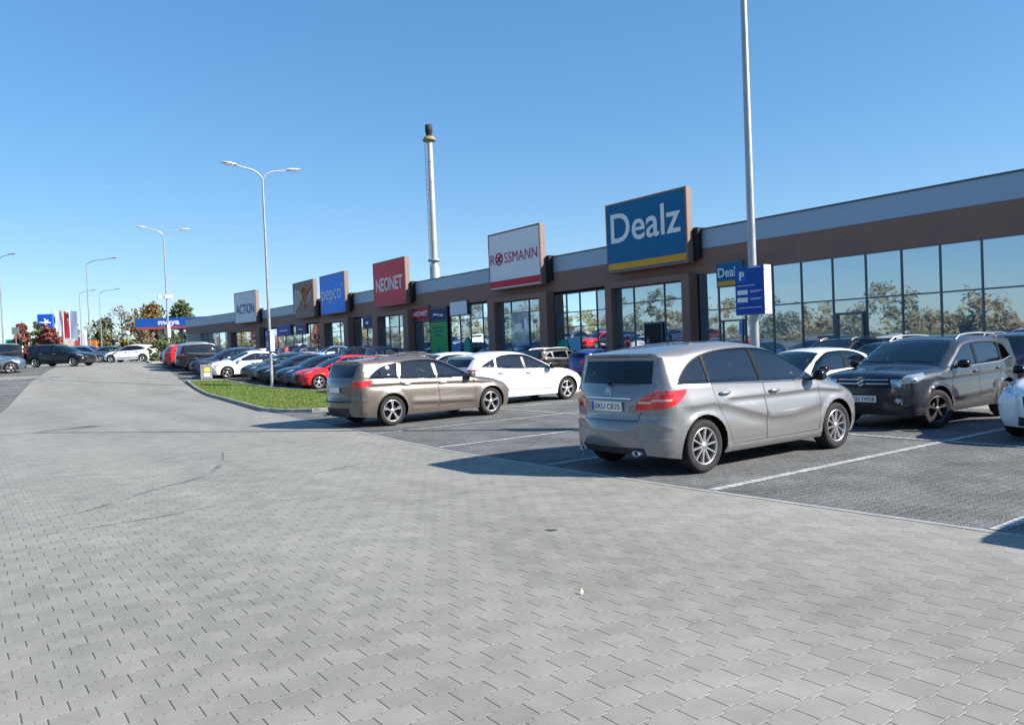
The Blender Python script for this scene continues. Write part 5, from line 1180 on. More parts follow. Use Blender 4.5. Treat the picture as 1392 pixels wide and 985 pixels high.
# ---------------------------------------------------------------- litter bin, leaves
z = zt(11.17, 44.0); t = tag(empty('litter_bin', (11.2, 44.0, z), R(-15)), 'grey square litter bin with a yellow sticker at the corner of the lawn', 'litter bin')
b = MB(); b.box(-.30, .30, -.30, .30, .0, .80, 0, .03); b.build('body', mat('bin_concrete', (.20, .20, .195), .8, var=.2, vscale=5), t)
b = MB(); b.box(-.32, .32, -.32, .32, .88, 1.0, 0, .03)
for sx in (-1, 1):
    for sy in (-1, 1): b.box(sx * .27 - .03, sx * .27 + .03, sy * .27 - .03, sy * .27 + .03, .80, .88)
b.build('lid', mat('bin_lid', (.06, .07, .08), .5), t)
b = MB(); b.box(-.08, .20, -.309, -.302, .42, .62); b.build('sticker', mat('yellow_sticker', (.75, .62, .06), .5), t)
b = MB(); b.box(-.10, .20, -.308, -.302, .16, .34); b.build('sticker', M['pwhite'], t)
def leaf(x, y, rz, tilt, s, m, label):
    b = MB(); pts = [(0, 0), (.35, .22), (.5, .18), (.85, .08), (1, 0), (.85, -.08), (.5, -.18), (.35, -.22)]
    b.add([(p * s, q * s, .002 + (.25 if tilt else .06) * s * abs(q) + tilt * p * s) for p, q in pts], [(0, 1, 2, 3, 4), (0, 4, 5, 6, 7)]); tag(b.build('fallen_leaf', m, None, (x, y, .014), rz), label, 'leaf')
leaf(3.18, 3.79, .9, .55, .05, mat('dry_leaf_pale', (.60, .55, .38), .7), 'pale curled leaf standing on the bare pavers in the foreground')
leaf(4.16, 5.24, 2.2, .0, .13, mat('dry_leaf_dark', (.06, .05, .04), .8), 'dark flat leaf lying on the pavers')

# ---------------------------------------------------------------- trees
def leafmat(name, c1, c2, scale=.6):
    m, nt, b = nt_mat(name); N, L = nt.nodes, nt.links
    geo = N.new('ShaderNodeNewGeometry'); n = N.new('ShaderNodeTexNoise'); n.inputs['Scale'].default_value = scale; n.inputs['Detail'].default_value = 4; L.new(geo.outputs['Position'], n.inputs['Vector'])
    r = N.new('ShaderNodeMapRange'); r.inputs['From Min'].default_value = .38; r.inputs['From Max'].default_value = .62; L.new(n.outputs['Fac'], r.inputs['Value'])
    mx = N.new('ShaderNodeMixRGB'); mx.inputs[1].default_value = (*c1, 1); mx.inputs[2].default_value = (*c2, 1); L.new(r.outputs[0], mx.inputs[0]); L.new(mx.outputs[0], b.inputs['Base Color'])
    b.inputs['Roughness'].default_value = .6; b.inputs['Specular IOR Level'].default_value = .25; b.inputs['Subsurface Weight'].default_value = 0
    return m
tag(grass(), 'short mown green grass of the lawn island', 'grass', kind='stuff')
M['bark'] = mat('bark', (.085, .065, .05), .9, 0, .1, var=.3, vscale=8)
def cards(cl, per, size, spread):
    V = []; F = []
    for (c, r_) in cl:
        for _ in range(per):
            d = rng.normal(0, 1, 3); d /= np.linalg.norm(d); p = np.array(c) + d * r_ * rng.uniform(.3, 1) * spread; s = size * rng.uniform(.6, 1.35)
            u = rng.normal(0, 1, 3); u /= np.linalg.norm(u); v = np.cross(u, rng.normal(0, 1, 3)); v /= np.linalg.norm(v) + 1e-9; o = len(V)
            V += [tuple(p - u * s), tuple(p + v * s * .55), tuple(p + u * s), tuple(p - v * s * .55)]; F.append((o, o + 1, o + 2, o + 3))
    return V, F
def tree(x, y, h, w, m, label, nm='tree', dens_=1.0, trunk=.22, base=.25, size=.26, shape=1.0, per=34, cat='tree', group=None, z=None):
    z = zt(x, y) if z is None else z
    t = empty(nm, (x, y, z)); tag(t, label, cat, group); b = MB(); cl = []
    b.tube([(0, 0, -.2), (.05, .02, h * base), (.0, .06, h * .6), (.05, 0, h * .88)], [trunk, trunk * .75, trunk * .4, trunk * .1], 8)
    nl = int(26 * dens_) + 6
    for k in range(nl):
        f = rng.uniform(base, .97); a = rng.uniform(0, 2 * math.pi); env = math.sin(math.pi * min(1, max(.0, (f - base) / (1 - base)) ** shape * .86 + .12)); q = w * env * rng.uniform(.35, 1.0)
        e = np.array((q * math.cos(a), q * math.sin(a), h * f + rng.uniform(-.3, .3)))
        b.tube([(0, 0, h * f * .78), tuple(e * (.5, .5, 1) - np.array((0, 0, h * .06))), tuple(e)], [trunk * .28, trunk * .15, trunk * .05], 5, caps=False); cl.append((e, w * rng.uniform(.20, .40)))
    b.build('trunk', M['bark'], t)
    V, F = cards(cl, int(per * dens_), size, 1.0)
    me = bpy.data.meshes.new('crown'); me.from_pydata(V, [], F); me.materials.append(m); link('crown', me, t)
    return t
mark([(.33, 9.31), (.72, 9.39), (1.07, 9.51), (1.49, 9.91), (2.08, 10.53), (2.69, 11.01), (3.23, 12.12), (3.69, 13.67)], .045); mark([(.3, 8.55), (1.01, 8.54), (1.83, 8.61), (2.6, 8.9)], .03); mark([(3.9, 10.05), (4.3, 10.2), (4.69, 10.38)], .03)
M['l_red'] = leafmat('red_leaves', (.19, .06, .055), (.24, .10, .07)); M['l_green'] = leafmat('hazy_green_leaves', (.075, .10, .04), (.12, .14, .06)); M['l_olive'] = leafmat('olive_leaves', (.07, .07, .025), (.12, .085, .035)); M['l_brown'] = leafmat('hazy_brown_twigs', (.17, .145, .11), (.20, .16, .115)); M['l_mix'] = leafmat('autumn_green_orange_leaves', (.08, .11, .04), (.20, .13, .05), .16); M['l_bush'] = leafmat('yellow_green_leaves', (.10, .11, .02), (.15, .12, .03))  # green and brown leaf tones lightened to stand in for distant haze
tree(8.6, 129.5, 5.6, 1.2, M['l_red'], 'slender red-leaved tree, left of the blue price totem', base=.30, trunk=.12)
tree(10.0, 125.0, 5.3, 1.1, M['l_green'], 'small dark green tree hugging the left side of the red bush', base=.1, trunk=.1)
tree(11.0, 121.5, 4.9, 1.35, M['l_red'], 'round bushy red tree in front of the price totem', base=.15, trunk=.12, dens_=1.4)
tree(18.0, 171, 10.0, 2.8, M['l_green'], 'loose olive tree behind the flag poles', base=.25, size=.34)
tree(21.5, 168, 8.0, 3.0, M['l_brown'], 'bare pale tree between two lamp posts', base=.2, size=.20, dens_=.6)
tree(23.5, 163, 8.6, 3.2, M['l_green'], 'dark green tree left of the big bare tree', base=.1, size=.34)
tree(26.5, 162, 10.4, 4.0, M['l_brown'], 'big half bare brownish tree beside the distant lamp post', base=.15, size=.22, dens_=1.1)
tree(30.5, 164, 8.6, 3.6, M['l_olive'], 'olive brown tree just left of the filling station', base=.1, size=.30)
tree(35.0, 180, 12.2, 4.6, M['l_mix'], 'broad green and orange tree above the filling station', base=.12, size=.42, dens_=1.8)
tree(41.0, 178, 12.4, 4.4, M['l_green'], 'broad dark green tree above the filling station, right half', base=.12, size=.42, dens_=1.8)
tree(21.3, 127, 3.6, 1.9, M['l_bush'], 'yellow green bush beside the foot of the distant lamp post', nm='bush', base=.05, trunk=.08, cat='bush')
tree(18.6, 128, 3.0, 1.4, M['l_bush'], 'low yellow green bush at the right end of the orange billboard', nm='bush', base=.05, trunk=.08, cat='bush')
tree(12.3, 60.4, 1.5, .8, M['l_green'], 'low dark shrub on the green island by the lamp post', nm='shrub', base=.05, trunk=.04, size=.10, cat='bush')
tree(14.4, 66.0, 2.0, 1.0, M['l_green'], 'low dark shrub behind the parked red car', nm='shrub', base=.05, trunk=.04, size=.12, cat='bush')
# woodland edge on the far side of the road, behind the photographer's left: the shopfront mirrors it
cl = []
for k in range(1500):
    yy = rng.uniform(-40, 420); hh = rng.uniform(.55, 1) * (5.6 + min(7.5, max(0, (yy - 55) * .085)) + 1.8 * math.sin(yy * .13) + 1.3 * math.sin(yy * .41 + 1)); cl.append(((rng.uniform(-58, -46), yy, hh * (rng.uniform(.05, 1) if k % 3 else rng.uniform(.05, .4))), rng.uniform(.9, 2.0)))
V, F = cards(cl, 85, .30, 1.0); me = bpy.data.meshes.new('far_wood'); me.from_pydata(V, [], F); me.materials.append(leafmat('hazy_autumn_leaves', (.16, .18, .10), (.29, .21, .11), .09)); tag(link('far_wood', me), 'autumn woodland edge across the road', 'woodland', kind='stuff')  # haze of the mirrored trees is put into these paler leaf colours

# ---------------------------------------------------------------- filling station, totem, flags, boards
t = tag(empty('petrol_station', (24.4, 136.4, 1.75), R(-35.5)), 'filling station canopy with a blue fascia and red underside left of the building', 'filling station')
b = MB(); b.box(0, 24, 0, 16, 5.15, 6.45, 0, .05); b.build('canopy', mat('canopy_grey', (.40, .40, .39), .5), t)
b = MB(); b.box(-.04, 24.04, -.05, -.005, 5.15, 6.5); b.build('fascia', smat('station_blue', (.02, .11, .45)), t)
b = MB(); b.box(-.04, 24.04, -.045, -.005, 4.75, 5.145); b.build('trim_strip', smat('station_red', (.42, .09, .10)), t)
o = text_mesh('lettering', 'moya', 1.15, M['s_txt'], t, .01, .04, 3.4); o.data.transform(Matrix(((1, 0, 0, 0), (0, 0, -1, 0), (0, 1, 0, 0), (0, 0, 0, 1)))); o.location = (5.2, -.07, 5.45)
for xx in (2.5, 9.5): 
    for yy in (3, 11): b = MB(); b.box(xx - .25, xx + .25, yy - .25, yy + .25, -.2, 5.15); b.build('column', M['s_white'], t)
b = MB(); b.box(4, 22, 17, 27, -.2, 4.2); b.build('kiosk', mat('kiosk_wall', (.30, .31, .32), .6), t)
b = MB(); b.box(1.0, 22.05, 16.85, 16.98, 4.0, 4.75); b.build('kiosk_fascia', smat('kiosk_blue', (.012, .06, .50)), t)
for xx in (5.2, 8.0, 11.2): b = MB(); b.box(xx, xx + 2.3, 16.9, 16.98, .5, 3.2); b.build('window', M['pane'], t)
for i_, (xx, yy) in enumerate(((3.4, 4.0), (7.2, 4.0), (5.3, 9.0))):
    th = math.radians(-35.5); X_, Y_ = 24.4 + xx * math.cos(th) - yy * math.sin(th), 136.4 + xx * math.sin(th) + yy * math.cos(th)
    p_ = tag(empty('fuel_pump', (X_, Y_, 1.75), th), ('fuel pump at the left column under the canopy', 'fuel pump right of the left column under the canopy', 'fuel pump deeper under the canopy')[i_], 'fuel pump', 'fuel pumps under the canopy')
    b = MB(); b.box(-.45, .45, -.3, .3, 0, 2.0, 0, .04); b.build('body', M['pwhite'], p_); b = MB(); b.box(-.35, .35, -.32, -.302, 1.15, 1.8); b.build('screen', M['s_navy'], p_)
t = tag(empty('price_totem', (12.75, 144.7, 1.7), R(-35.5)), 'blue and red filling station totem with a white bird mark behind the red bush', 'sign')
b = MB(); b.box(-1.2, 1.2, -.25, .25, 0, 7.9, 0, .03); b.build('body', smat('totem_blue', (.015, .11, .55)), t)
b = MB(); b.box(-1.15, 1.15, -.27, -.252, 2.3, 5.4); b.build('colour_band', smat('totem_red', (.50, .03, .08)), t)
b = MB(); b.tube([(-.9, -.28, 6.55), (.0, -.28, 6.5), (.9, -.28, 6.5)], [.10, .22, .10], 6); b.tube([(.05, -.28, 6.0), (.2, -.28, 6.5), (-.05, -.28, 7.2)], [.05, .2, .05], 6); b.tube([(.15, -.28, 6.5), (.55, -.28, 7.0)], [.18, .04], 6); b.build('emblem', M['s_txt'], t)
for i_, (x, y, c, lb, fl) in enumerate(((13.5, 138.1, (.75, .75, .75), 'white flagpole with a plain white banner beside the blue totem', 0), (14.4, 137.4, (.50, .015, .05), 'flagpole with a dark red banner, middle of the three', 1), (15.2, 136.9, (.30, .36, .55), 'flagpole with a pale blue and white banner, right one of the three', 2))):
    t = tag(empty('flagpole', (x, y, 1.7)), lb, 'flagpole', 'flagpoles beside the totem'); b = MB(); b.tube([(0, 0, 0), (0, 0, 8.2)], [.07, .04], 8); b.build('pole', M['pwhite'], t)
    b = MB(); vs = []; nn_ = 10
    for i in range(nn_):
        for j in range(5): u = j / 4; v = i / (nn_ - 1); wd = (1.05 if fl != 1 else 1.25) * (1 if fl != 1 else (.25 + .75 * v)); vs.append((.08 + u * wd * .82, -u * wd * .55 + .08 * math.sin(5 * v + 3 * u), 8.0 - 4.6 * v - .15 * u))
    b.add(vs, [(i * 5 + j, i * 5 + j + 1, (i + 1) * 5 + j + 1, (i + 1) * 5 + j) for i in range(nn_ - 1) for j in range(4)], 0, True); b.build('banner', mat('banner_%d' % i_, c, .7), t)
t = tag(empty('billboard', (15.4, 134.1, 1.7), R(-35.5)), 'long low billboard of orange, red and white panels', 'billboard')
for k, (x0, x1, z0, z1, c) in enumerate(((-3.1, -1.6, .3, 3.4, (.70, .30, .12)), (-1.6, .0, .3, 3.6, (.74, .62, .52)), (.0, 1.7, .3, 3.3, (.62, .08, .07)), (1.7, 3.3, .3, 3.3, (.62, .20, .05)))): b = MB(); b.box(x0 + .01, x1 - .01, -.1, .1, z0, z1); b.build('panel', mat('board_%d' % k, c, .5, var=.25, vscale=1.2), t)
b = MB(); [b.box(xx - .06, xx + .06, .1, .2, -.2, 3.2) for xx in (-2.8, 0, 3)]; b.build('post', M['galv'], t)
t = tag(empty('advert_column', (16.2, 130.9, 1.7), R(-35.5)), 'plain white upright advertising column before the billboard', 'sign'); b = MB(); b.box(-.42, .42, -.2, .2, 0, 4.6, 0, .03); b.build('body', M['s_white'], t); b = MB(); b.box(-.36, .36, -.215, -.201, .2, 1.2); b.build('panel', M['pwhite'], t)
t = tag(empty('sign_box', (14.1, 137.6, 1.7), R(-35.5)), 'flat grey white board under the banners', 'sign'); b = MB(); b.box(-1.3, 1.3, -.1, .1, 3.1, 3.8); b.build('panel', mat('pale_grey', (.50, .50, .52), .5), t); b = MB(); [b.box(xx - .05, xx + .05, -.05, .05, 0, 3.1) for xx in (-1, 1)]; b.build('post', M['galv'], t)
t = tag(empty('green_board', (7.5, 129.9, 1.7), R(-35.5)), 'small green board at the left behind the parked cars', 'sign'); b = MB(); b.box(-1.15, 1.15, -.08, .08, 2.7, 3.6); b.build('panel', smat('board_green', (.02, .34, .22)), t); b = MB(); [b.box(xx - .05, xx + .05, -.05, .05, 0, 2.7) for xx in (-.9, .9)]; b.build('post', M['galv'], t)
t = tag(empty('road_sign', (7.0, 118.0, 1.7), R(-35.5)), 'square road sign seen from behind left of the red tree', 'road sign'); b = MB(); b.box(-.45, .45, -.03, .03, 3.9, 4.8, 0, .01); b.build('panel', M['galv'], t); b = MB(); b.tube([(0, .05, 0), (0, .05, 4.8)], .04, 6); b.build('post', M['galv'], t)
t = tag(empty('road_sign', (16.7, 98.8, 1.7), R(-35.5)), 'round white road sign in front of the filling station', 'road sign'); b = MB(); b.lathe([(.001, -.02), (.30, -.02), (.30, .02), (.001, .02)], 24, 0, 'y', (0, 0, 3.1)); b.build('panel', M['pwhite'], t); b = MB(); b.tube([(0, .05, 0), (0, .05, 3.4)], .04, 6); b.build('post', M['galv'], t)
# low wall along the street
t = tag(empty('low_wall', (13.5, 100, 1.6), R(-35.5)), 'low pale concrete wall between the cars and the billboard', 'wall'); b = MB(); b.box(-9, 6, -.12, .12, -.3, .95, 0, .02); b.build('wall_body', mat('pale_concrete', (.42, .41, .40), .8, var=.1), t); b = MB(); b.box(-9.02, 6.02, -.16, .16, .953, 1.05); b.build('coping', M['kerb'], t)
# green kerb island at the end of the bays
strip('island_kerb', [(11.3, 58.6), (13.6, 58.6), (14.2, 64.5), (12.2, 64.5), (11.3, 58.6)], .12, -.05, .12, M['kerb'], 1)
# ================================================================ vehicles
def place(root, x, y, deg, label, cat='car', group='cars parked in the bays', z=None):
    root.location = (x, y, (zt(x, y) + .013) if z is None else z); root.rotation_euler = (0, 0, R(deg)); tag(root, label, cat, group)
    return root
def ground_tilt(root):
    """lean the parked car with the slope it stands on"""
    x, y = root.location.x, root.location.y; a = root.rotation_euler.z; dx, dy = math.cos(a), math.sin(a)
    sl = (zt(x + 1.3 * dx, y + 1.3 * dy) - zt(x - 1.3 * dx, y - 1.3 * dy)) / 2.6; sr = (zt(x - .75 * dy, y + .75 * dx) - zt(x + .75 * dy, y - .75 * dx)) / 1.5
    root.rotation_euler = (math.atan(sr), -math.atan(sl), a)
# --- silver compact, nearest
r0, c0 = build_car(SP['mpv']); place(r0, 8.56, 7.10, 0, 'silver grey compact people carrier seen from behind, nearest car in the middle')
plate(r0, c0, 'r', .815, 'EKU CR75', .05)
def onband(c, end, y, z):
    q = c.s_at(z, end); ye = float(np.interp(q, c.s, c.ye)); return c.band(np.array([q]), np.array([y / ye]))[0]
b = MB(); pts = [onband(c0, 'r', y, .91) + np.array((-.012, 0, 0)) for y in np.linspace(-.38, .38, 9)]; b.tube([tuple(p) for p in pts], .017, 8); b.build('tailgate_strip', M['chrome'], r0)
p = onband(c0, 'r', 0, .985); b = MB(); b.tube([(p[0] - .012, .042 * math.cos(a), p[2] + .042 * math.sin(a)) for a in np.linspace(0, 2 * math.pi, 21)], .005, 6)
for a in (math.pi / 2, math.pi * 7 / 6, math.pi * 11 / 6): b.tube([(p[0] - .012, 0, p[2]), (p[0] - .010, .04 * math.cos(a), p[2] + .04 * math.sin(a))], [.008, .003], 6)
b.build('emblem', M['chrome'], r0)
for sg in (1, -1):
    b = MB(); b.lathe([(.036, -2.02), (.042, -2.06), (.043, -2.115), (.037, -2.12), (.033, -2.06)], 16, 0, 'x', (0, sg * .47, .275)); o = b.build('exhaust_pipe', M['satin'], r0); o.scale = (1, 1.35, .8); o.location = (0, -sg * .47 * .35, .275 * .2)
p = onband(c0, 'r', 0, 1.07); b = MB(); b.tube([(p[0] - .03, .0, p[2] + .02), (p[0] - .028, -.2, p[2] + .035), (p[0] - .02, -.42, p[2] + .045)], .010, 6); b.tube([(p[0] - .02, 0, p[2] + .0), (p[0] - .045, 0, p[2] + .02)], .022, 8); b.build('rear_wiper', M['trim'], r0)
b = MB(); b.box(-1.905, -1.87, -.16, .16, 1.395, 1.405); b.build('brake_light', M['taildk'], r0)
def belt_strip(c, root, m='chrome', lo=0.0):
    pts = [q for q in c.sp['dlo'][::-1]]; n = 0
    for sg in (1, -1):
        bot = [q for q in c.sp['dlo'] if q[1] < c.sp['belt'][0][1] + .06][-8:]; bot.sort(); x0, x1 = bot[0][0], bot[-1][0]; b = MB(); P = []
        for x in np.linspace(x0 + .01, x1 - .02, 14):
            zz = [qz for qx, qz in sorted(c.sp['dlo'])]; z = np.interp(x, [q[0] for q in bot], [q[1] for q in bot]) - .004 + lo; P.append((x, sg * (float(c.S([x], [z])[0]) + .002), z))
        b.tube(P, .008, 6); b.build('belt_strip', M[m], root)
belt_strip(c0, r0)
def fin(c, root, x, m=None):
    i = np.argmin(np.abs(c.C[c.mark['rooff']:c.mark['rgt'], 0] - x)) + c.mark['rooff']; z = c.C[i, 1]; b = MB()
    b.add([(x + .12, -.015, z - .01), (x + .12, .015, z - .01), (x - .06, .018, z - .01), (x - .06, -.018, z - .01), (x - .05, 0, z + .055), (x - .02, 0, z + .06)], [(0, 1, 5), (1, 2, 4, 5), (2, 3, 4), (3, 0, 5, 4)]); b.build('aerial', m or M[c.sp['paint']], root)
# --- bronze estate
r1, c1 = build_car(SP['wagon']); place(r1, 8.88, 16.02, 3.5, 'bronze beige estate car with black roof rails beside the lawn')
plate(r1, c1, 'r', .80, '', .05); belt_strip(c1, r1, 'trim')
b = MB(); b.lathe([(.036, -2.1), (.040, -2.24), (.034, -2.245), (.030, -2.1)], 12, 0, 'x', (0, .55, .26)); b.build('exhaust_pipe', M['chrome'], r1)
b = MB(); pts = [onband(c1, 'r', y, .555) + np.array((-.006, 0, 0)) for y in np.linspace(-.55, .55, 9)]; b.tube([tuple(p) for p in pts], .02, 6); b.build('bumper_strip', M['plastic'], r1)
# --- white hatchback
r2, c2 = build_car(SP['hatch']); place(r2, 13.05, 18.30, 0, 'white hatchback parked ahead of the bronze estate'); belt_strip(c2, r2)
# --- dark SUV facing us
r3, c3 = build_car(SP['suv']); r3.scale = (.97, .97, .92); place(r3, 14.06, 7.13, 180, 'dark grey SUV with silver roof rails facing the silver car')
plate(r3, c3, 'f', .545, 'EKU 1W58', -.05); belt_strip(c3, r3, 'satin')
p = onband(c3, 'f', 0, .845); b = MB(); xx = p[0] + .022
pts = [(.062, .035), (.02, .07), (-.055, .018), (.05, -.02), (-.02, -.07), (-.062, -.035)]
b.tube([(xx, .060, .845 + .030), (xx, .0, .845 + .078), (xx, -.060, .845 + .030)], [.006, .017, .012], 6); b.tube([(xx, .060, .845 + .030), (xx, -.055, .845 - .030)], [.020, .020], 6); b.tube([(xx, -.060, .845 - .030), (xx, .0, .845 - .078), (xx, .060, .845 - .030)], [.006, .017, .012], 6)
b.build('emblem', M['chrome'], r3)
for sg in (1, -1):
    p = onband(c3, 'f', sg * .58, .515); b = MB(); b.lathe([(.001, .0), (.045, .0), (.052, -.02)], 16, 0, 'x', (p[0] + .012, p[1], p[2])); b.build('fog_light', M['head'], r3)
b = MB()
for y0 in (.25, -.45): b.tube([(1.02, y0 + .45, 1.135), (.98, y0 + .1, 1.15), (.97, y0 - .2, 1.16)], .010, 6)
b.build('wiper', M['trim'], r3)
# --- white car cut by the frame
r4 = copy_tree(r2); r4.scale = (.97, .97, .94); place(r4, 13.85, 4.28, 180, 'white car cut off by the right edge, next to the dark grey SUV')
# --- white small two-door between silver car and SUV
r5, c5 = build_car(SP['city']); r5.scale = (.98, .95, .88); place(r5, 14.1, 9.62, 180, 'small white two-door car behind the silver car and left of the dark SUV')

def clone(src, old, new, x, y, deg, label, cat='car', group='cars parked in the bays', s=None):
    r = copy_tree(src); place(r, x, y, deg, label, cat, group); ground_tilt(r)
    if old and old != new: repaint(r, M[old], M[new])
    r.scale = s or ((.96, .96, .88) if group == 'cars parked in front of the shops' else (1, 1, 1))
    return r
def strip_parts(r, names):
    for c in kids(r):
        if c.name.split('.')[0] in names:
            for g in kids(c): bpy.data.objects.remove(g)
            bpy.data.objects.remove(c)
# mid-distance prototypes
SP['saloon2'] = dict(SP['saloon']); rs, cs = build_car(SP['saloon']); place(rs, 14.7, 41.9, 180, 'dark teal saloon next to the white saloon behind the lawn'); ground_tilt(rs); repaint(rs, M['navy'], M['teal'])
clone(rs, None, None, 13.6, 44.6, 180, 'white saloon with a sweeping roof behind the litter bin'); 
_r = [o for o in col.objects if o.parent is None and o.get('label') == 'white saloon with a sweeping roof behind the litter bin'][0]; repaint(_r, M['teal'], M['white'])
clone(r2, 'white', 'red', 14.78, 34.65, 180, 'bright red hatchback facing left behind the lawn')
clone(r2, 'white', 'navy', 14.85, 37.2, 180, 'navy hatchback just left of the bright red hatchback')
clone(rs, 'teal', 'black', 14.75, 39.6, 180, 'black saloon between the navy hatchback and the teal saloon')
clone(r2, 'white', 'navy', 13.3, 46.9, 180, 'dark blue hatchback half hidden behind the white saloon')
clone(r3, 'suvgrey', 'black', 13.0, 49.7, 0, 'black SUV with red rear lights beyond the litter bin')
clone(r2, 'white', 'red', 12.9, 52.5, 0, 'red hatchback seen from behind, beyond the black SUV')
clone(r5, 'white', 'grey', 13.0, 55.4, 180, 'pale grey small car at the far end of the right-hand row')
clone(r1, 'bronze', 'silver', 14.2, 28.3, 180, 'silver estate showing its roof behind the bronze estate')
clone(r2, None, None, 14.1, 24.5, 180, 'white hatchback hidden but for its roof behind the bronze estate')
# row in front of the shops
FR = 'cars parked in front of the shops'
clone(r5, 'white', 'blue', 24.3, 27.0, 0, 'royal blue small car seen from behind, in front of the nearest entrance', group=FR)
clone(r3, 'suvgrey', 'black', 24.2, 29.8, 0, 'black SUV with a red rear light left of the royal blue car', group=FR)
clone(r2, 'white', 'navy', 24.4, 32.8, 0, 'dark blue car roof left of the black SUV before the shops', group=FR)
clone(r3, 'suvgrey', 'black', 24.3, 15.2, 180, 'dark SUV with roof rails in front of the glass, above the small white car', group=FR)
clone(rs, 'teal', 'navy', 24.3, 13.0, 0, 'dark saloon between the two SUVs near the glass', group=FR)
clone(r3, 'suvgrey', 'navy', 23.9, 9.2, 0, 'dark blue SUV at the right edge near the glass', group=FR)
clone(r2, 'white', 'black', 24.2, 21.4, 0, 'black hatchback near the glass behind the lamp post', group=FR)
clone(r2, 'white', 'dkred', 24.3, 24.0, 0, 'dark red hatchback right of the royal blue car', group=FR)
clone(r3, 'suvgrey', 'navy', 24.2, 47.4, 0, 'dark blue SUV in front of the green poster', group=FR)
clone(rs, 'teal', 'black', 24.3, 44.2, 0, 'black saloon right of the green poster', group=FR)
clone(r2, 'white', 'dkred', 24.3, 51.6, 0, 'dark hatchback before the crimson sign', group=FR)
clone(r2, 'white', 'black', 24.2, 54.6, 180, 'black hatchback before the rose sign entrance', group=FR)
clone(r5, 'white', 'ltblue', 24.0, 57.8, 180, 'pale blue small car before the dark slate sign', group=FR)
clone(r2, 'white', 'navy', 24.2, 61.2, 0, 'navy hatchback left of the pale blue small car', group=FR)
clone(r3, 'suvgrey', 'dkred', 24.2, 64.3, 0, 'maroon SUV before the azure sign entrance', group=FR)
clone(r1, 'bronze', 'white', 23.2, 67.3, 0, 'white estate far along the row before the shops', group=FR)
clone(rs, 'teal', 'steel', 23.6, 74, 0, 'steel blue saloon far along the row, left of the white estate', group=FR)
clone(r2, 'white', 'navy', 23.8, 79.5, 0, 'dark blue hatchback before the two blue signs', group=FR)
clone(r2, 'white', 'black', 23.8, 90, 0, 'black hatchback farthest along the row before the shops', group=FR)
# left side and the crossing lane
LF = 'cars on the left and across the end of the lane'
clone(r1, 'bronze', 'black', 6.15, 60.1, -42, 'black estate driving across the end of the lane', group=LF)
clone(r2, None, None, 12.45, 72.2, 144.5, 'white hatchback across the end of the lane', group=LF)
clone(r3, 'suvgrey', 'bvan', 10.9, 84.0, -35, 'bright blue SUV beyond the black estate', group=LF)
clone(r2, 'white', 'steel', 12.6, 79.5, -25, 'steel blue hatchback beyond the nose of the black estate', group=LF)
clone(r3, 'suvgrey', 'white', 18.6, 112, -35, 'white off-road car far behind the white hatchback', group=LF)
clone(r2, 'white', 'steel', 1.55, 54.7, 0, 'steel blue hatchback in the left bays, front to the lane', group=LF)
clone(r3, 'suvgrey', 'black', 2.2, 61.8, 180, 'dark SUV seen from behind in the left bays', group=LF)
clone(r2, 'white', 'dkred', .15, 51.9, 0, 'red hatchback nose at the very left edge', group=LF)
clone(r5, 'white', 'grey', 20.5, 92, 150, 'grey small car beyond the red cars, before the filling station', group=LF)
clone(r2, 'white', 'black', 9.15, .38, 0, 'black hatchback just outside the right edge, known by its shadow on the pavers')

# ---------------------------------------------------------------- two shoppers near the nearest entrance
def person(x, y, z, rz, shirt, trousers, hair, label):
    V = [(0, 0, .93), (0, 0, 1.15), (0, .0, 1.38), (0, 0, 1.47), (.01, 0, 1.60), (0, .09, .90), (.03, .10, .50), (-.02, .10, .07), (.12, .10, .03), (0, -.09, .90), (-.05, -.10, .50), (-.12, -.10, .09), (.02, -.10, .03), (0, .18, 1.36), (.03, .23, 1.10), (.16, .20, .92), (0, -.18, 1.36), (-.03, -.23, 1.10), (.08, -.22, .88)]
    E_ = [(0, 1), (1, 2), (2, 3), (3, 4), (0, 5), (5, 6), (6, 7), (7, 8), (0, 9), (9, 10), (10, 11), (11, 12), (2, 13), (13, 14), (14, 15), (2, 16), (16, 17), (17, 18)]
    rad = [.14, .13, .14, .055, .095, .095, .062, .045, .04, .095, .062, .045, .04, .06, .045, .038, .06, .045, .038]
    me = bpy.data.meshes.new('person'); me.from_pydata(V, E_, []); o = bpy.data.objects.new('person', me); col.objects.link(o)
    sk = o.modifiers.new('s', 'SKIN'); me.skin_vertices[0].data[0].use_root = True
    for i, r_ in enumerate(rad): me.skin_vertices[0].data[i].radius = (r_, r_ * (1.0 if i not in (0, 1, 2) else 1.25))
    o.modifiers.new('d', 'SUBSURF').levels = 2; o.modifiers['d'].render_levels = 2
    bpy.context.view_layer.update(); m2 = bpy.data.meshes.new_from_object(o.evaluated_get(bpy.context.evaluated_depsgraph_get())); bpy.data.objects.remove(o)
    m2.materials.clear()
    for m in (shirt, trousers, M['skin']): m2.materials.append(m)
    for p in m2.polygons: z_ = p.center.z; p.material_index = 2 if z_ > 1.44 or (z_ < .98 and abs(p.center.y) > .155 and z_ > .8) else (0 if z_ > .93 else 1); p.use_smooth = True
    o = link('person', m2, None, (x, y, z), rz); tag(o, label, 'person')
    b = MB(); b.lathe([(.001, 1.735), (.06, 1.725), (.105, 1.67), (.108, 1.60), (.09, 1.55)], 14, 0, 'z', (-.015, 0, 0)); b.build('hair', hair, o)
M['skin'] = mat('skin', (.45, .26, .18), .55)
person(28.2, 29.3, .14, 2.2, mat('red_jacket', (.60, .03, .02), .8), mat('dark_jeans', (.02, .025, .04), .8), mat('red_cap', (.55, .03, .02), .8), 'person in a red jacket and cap near the entrance, above the royal blue car')
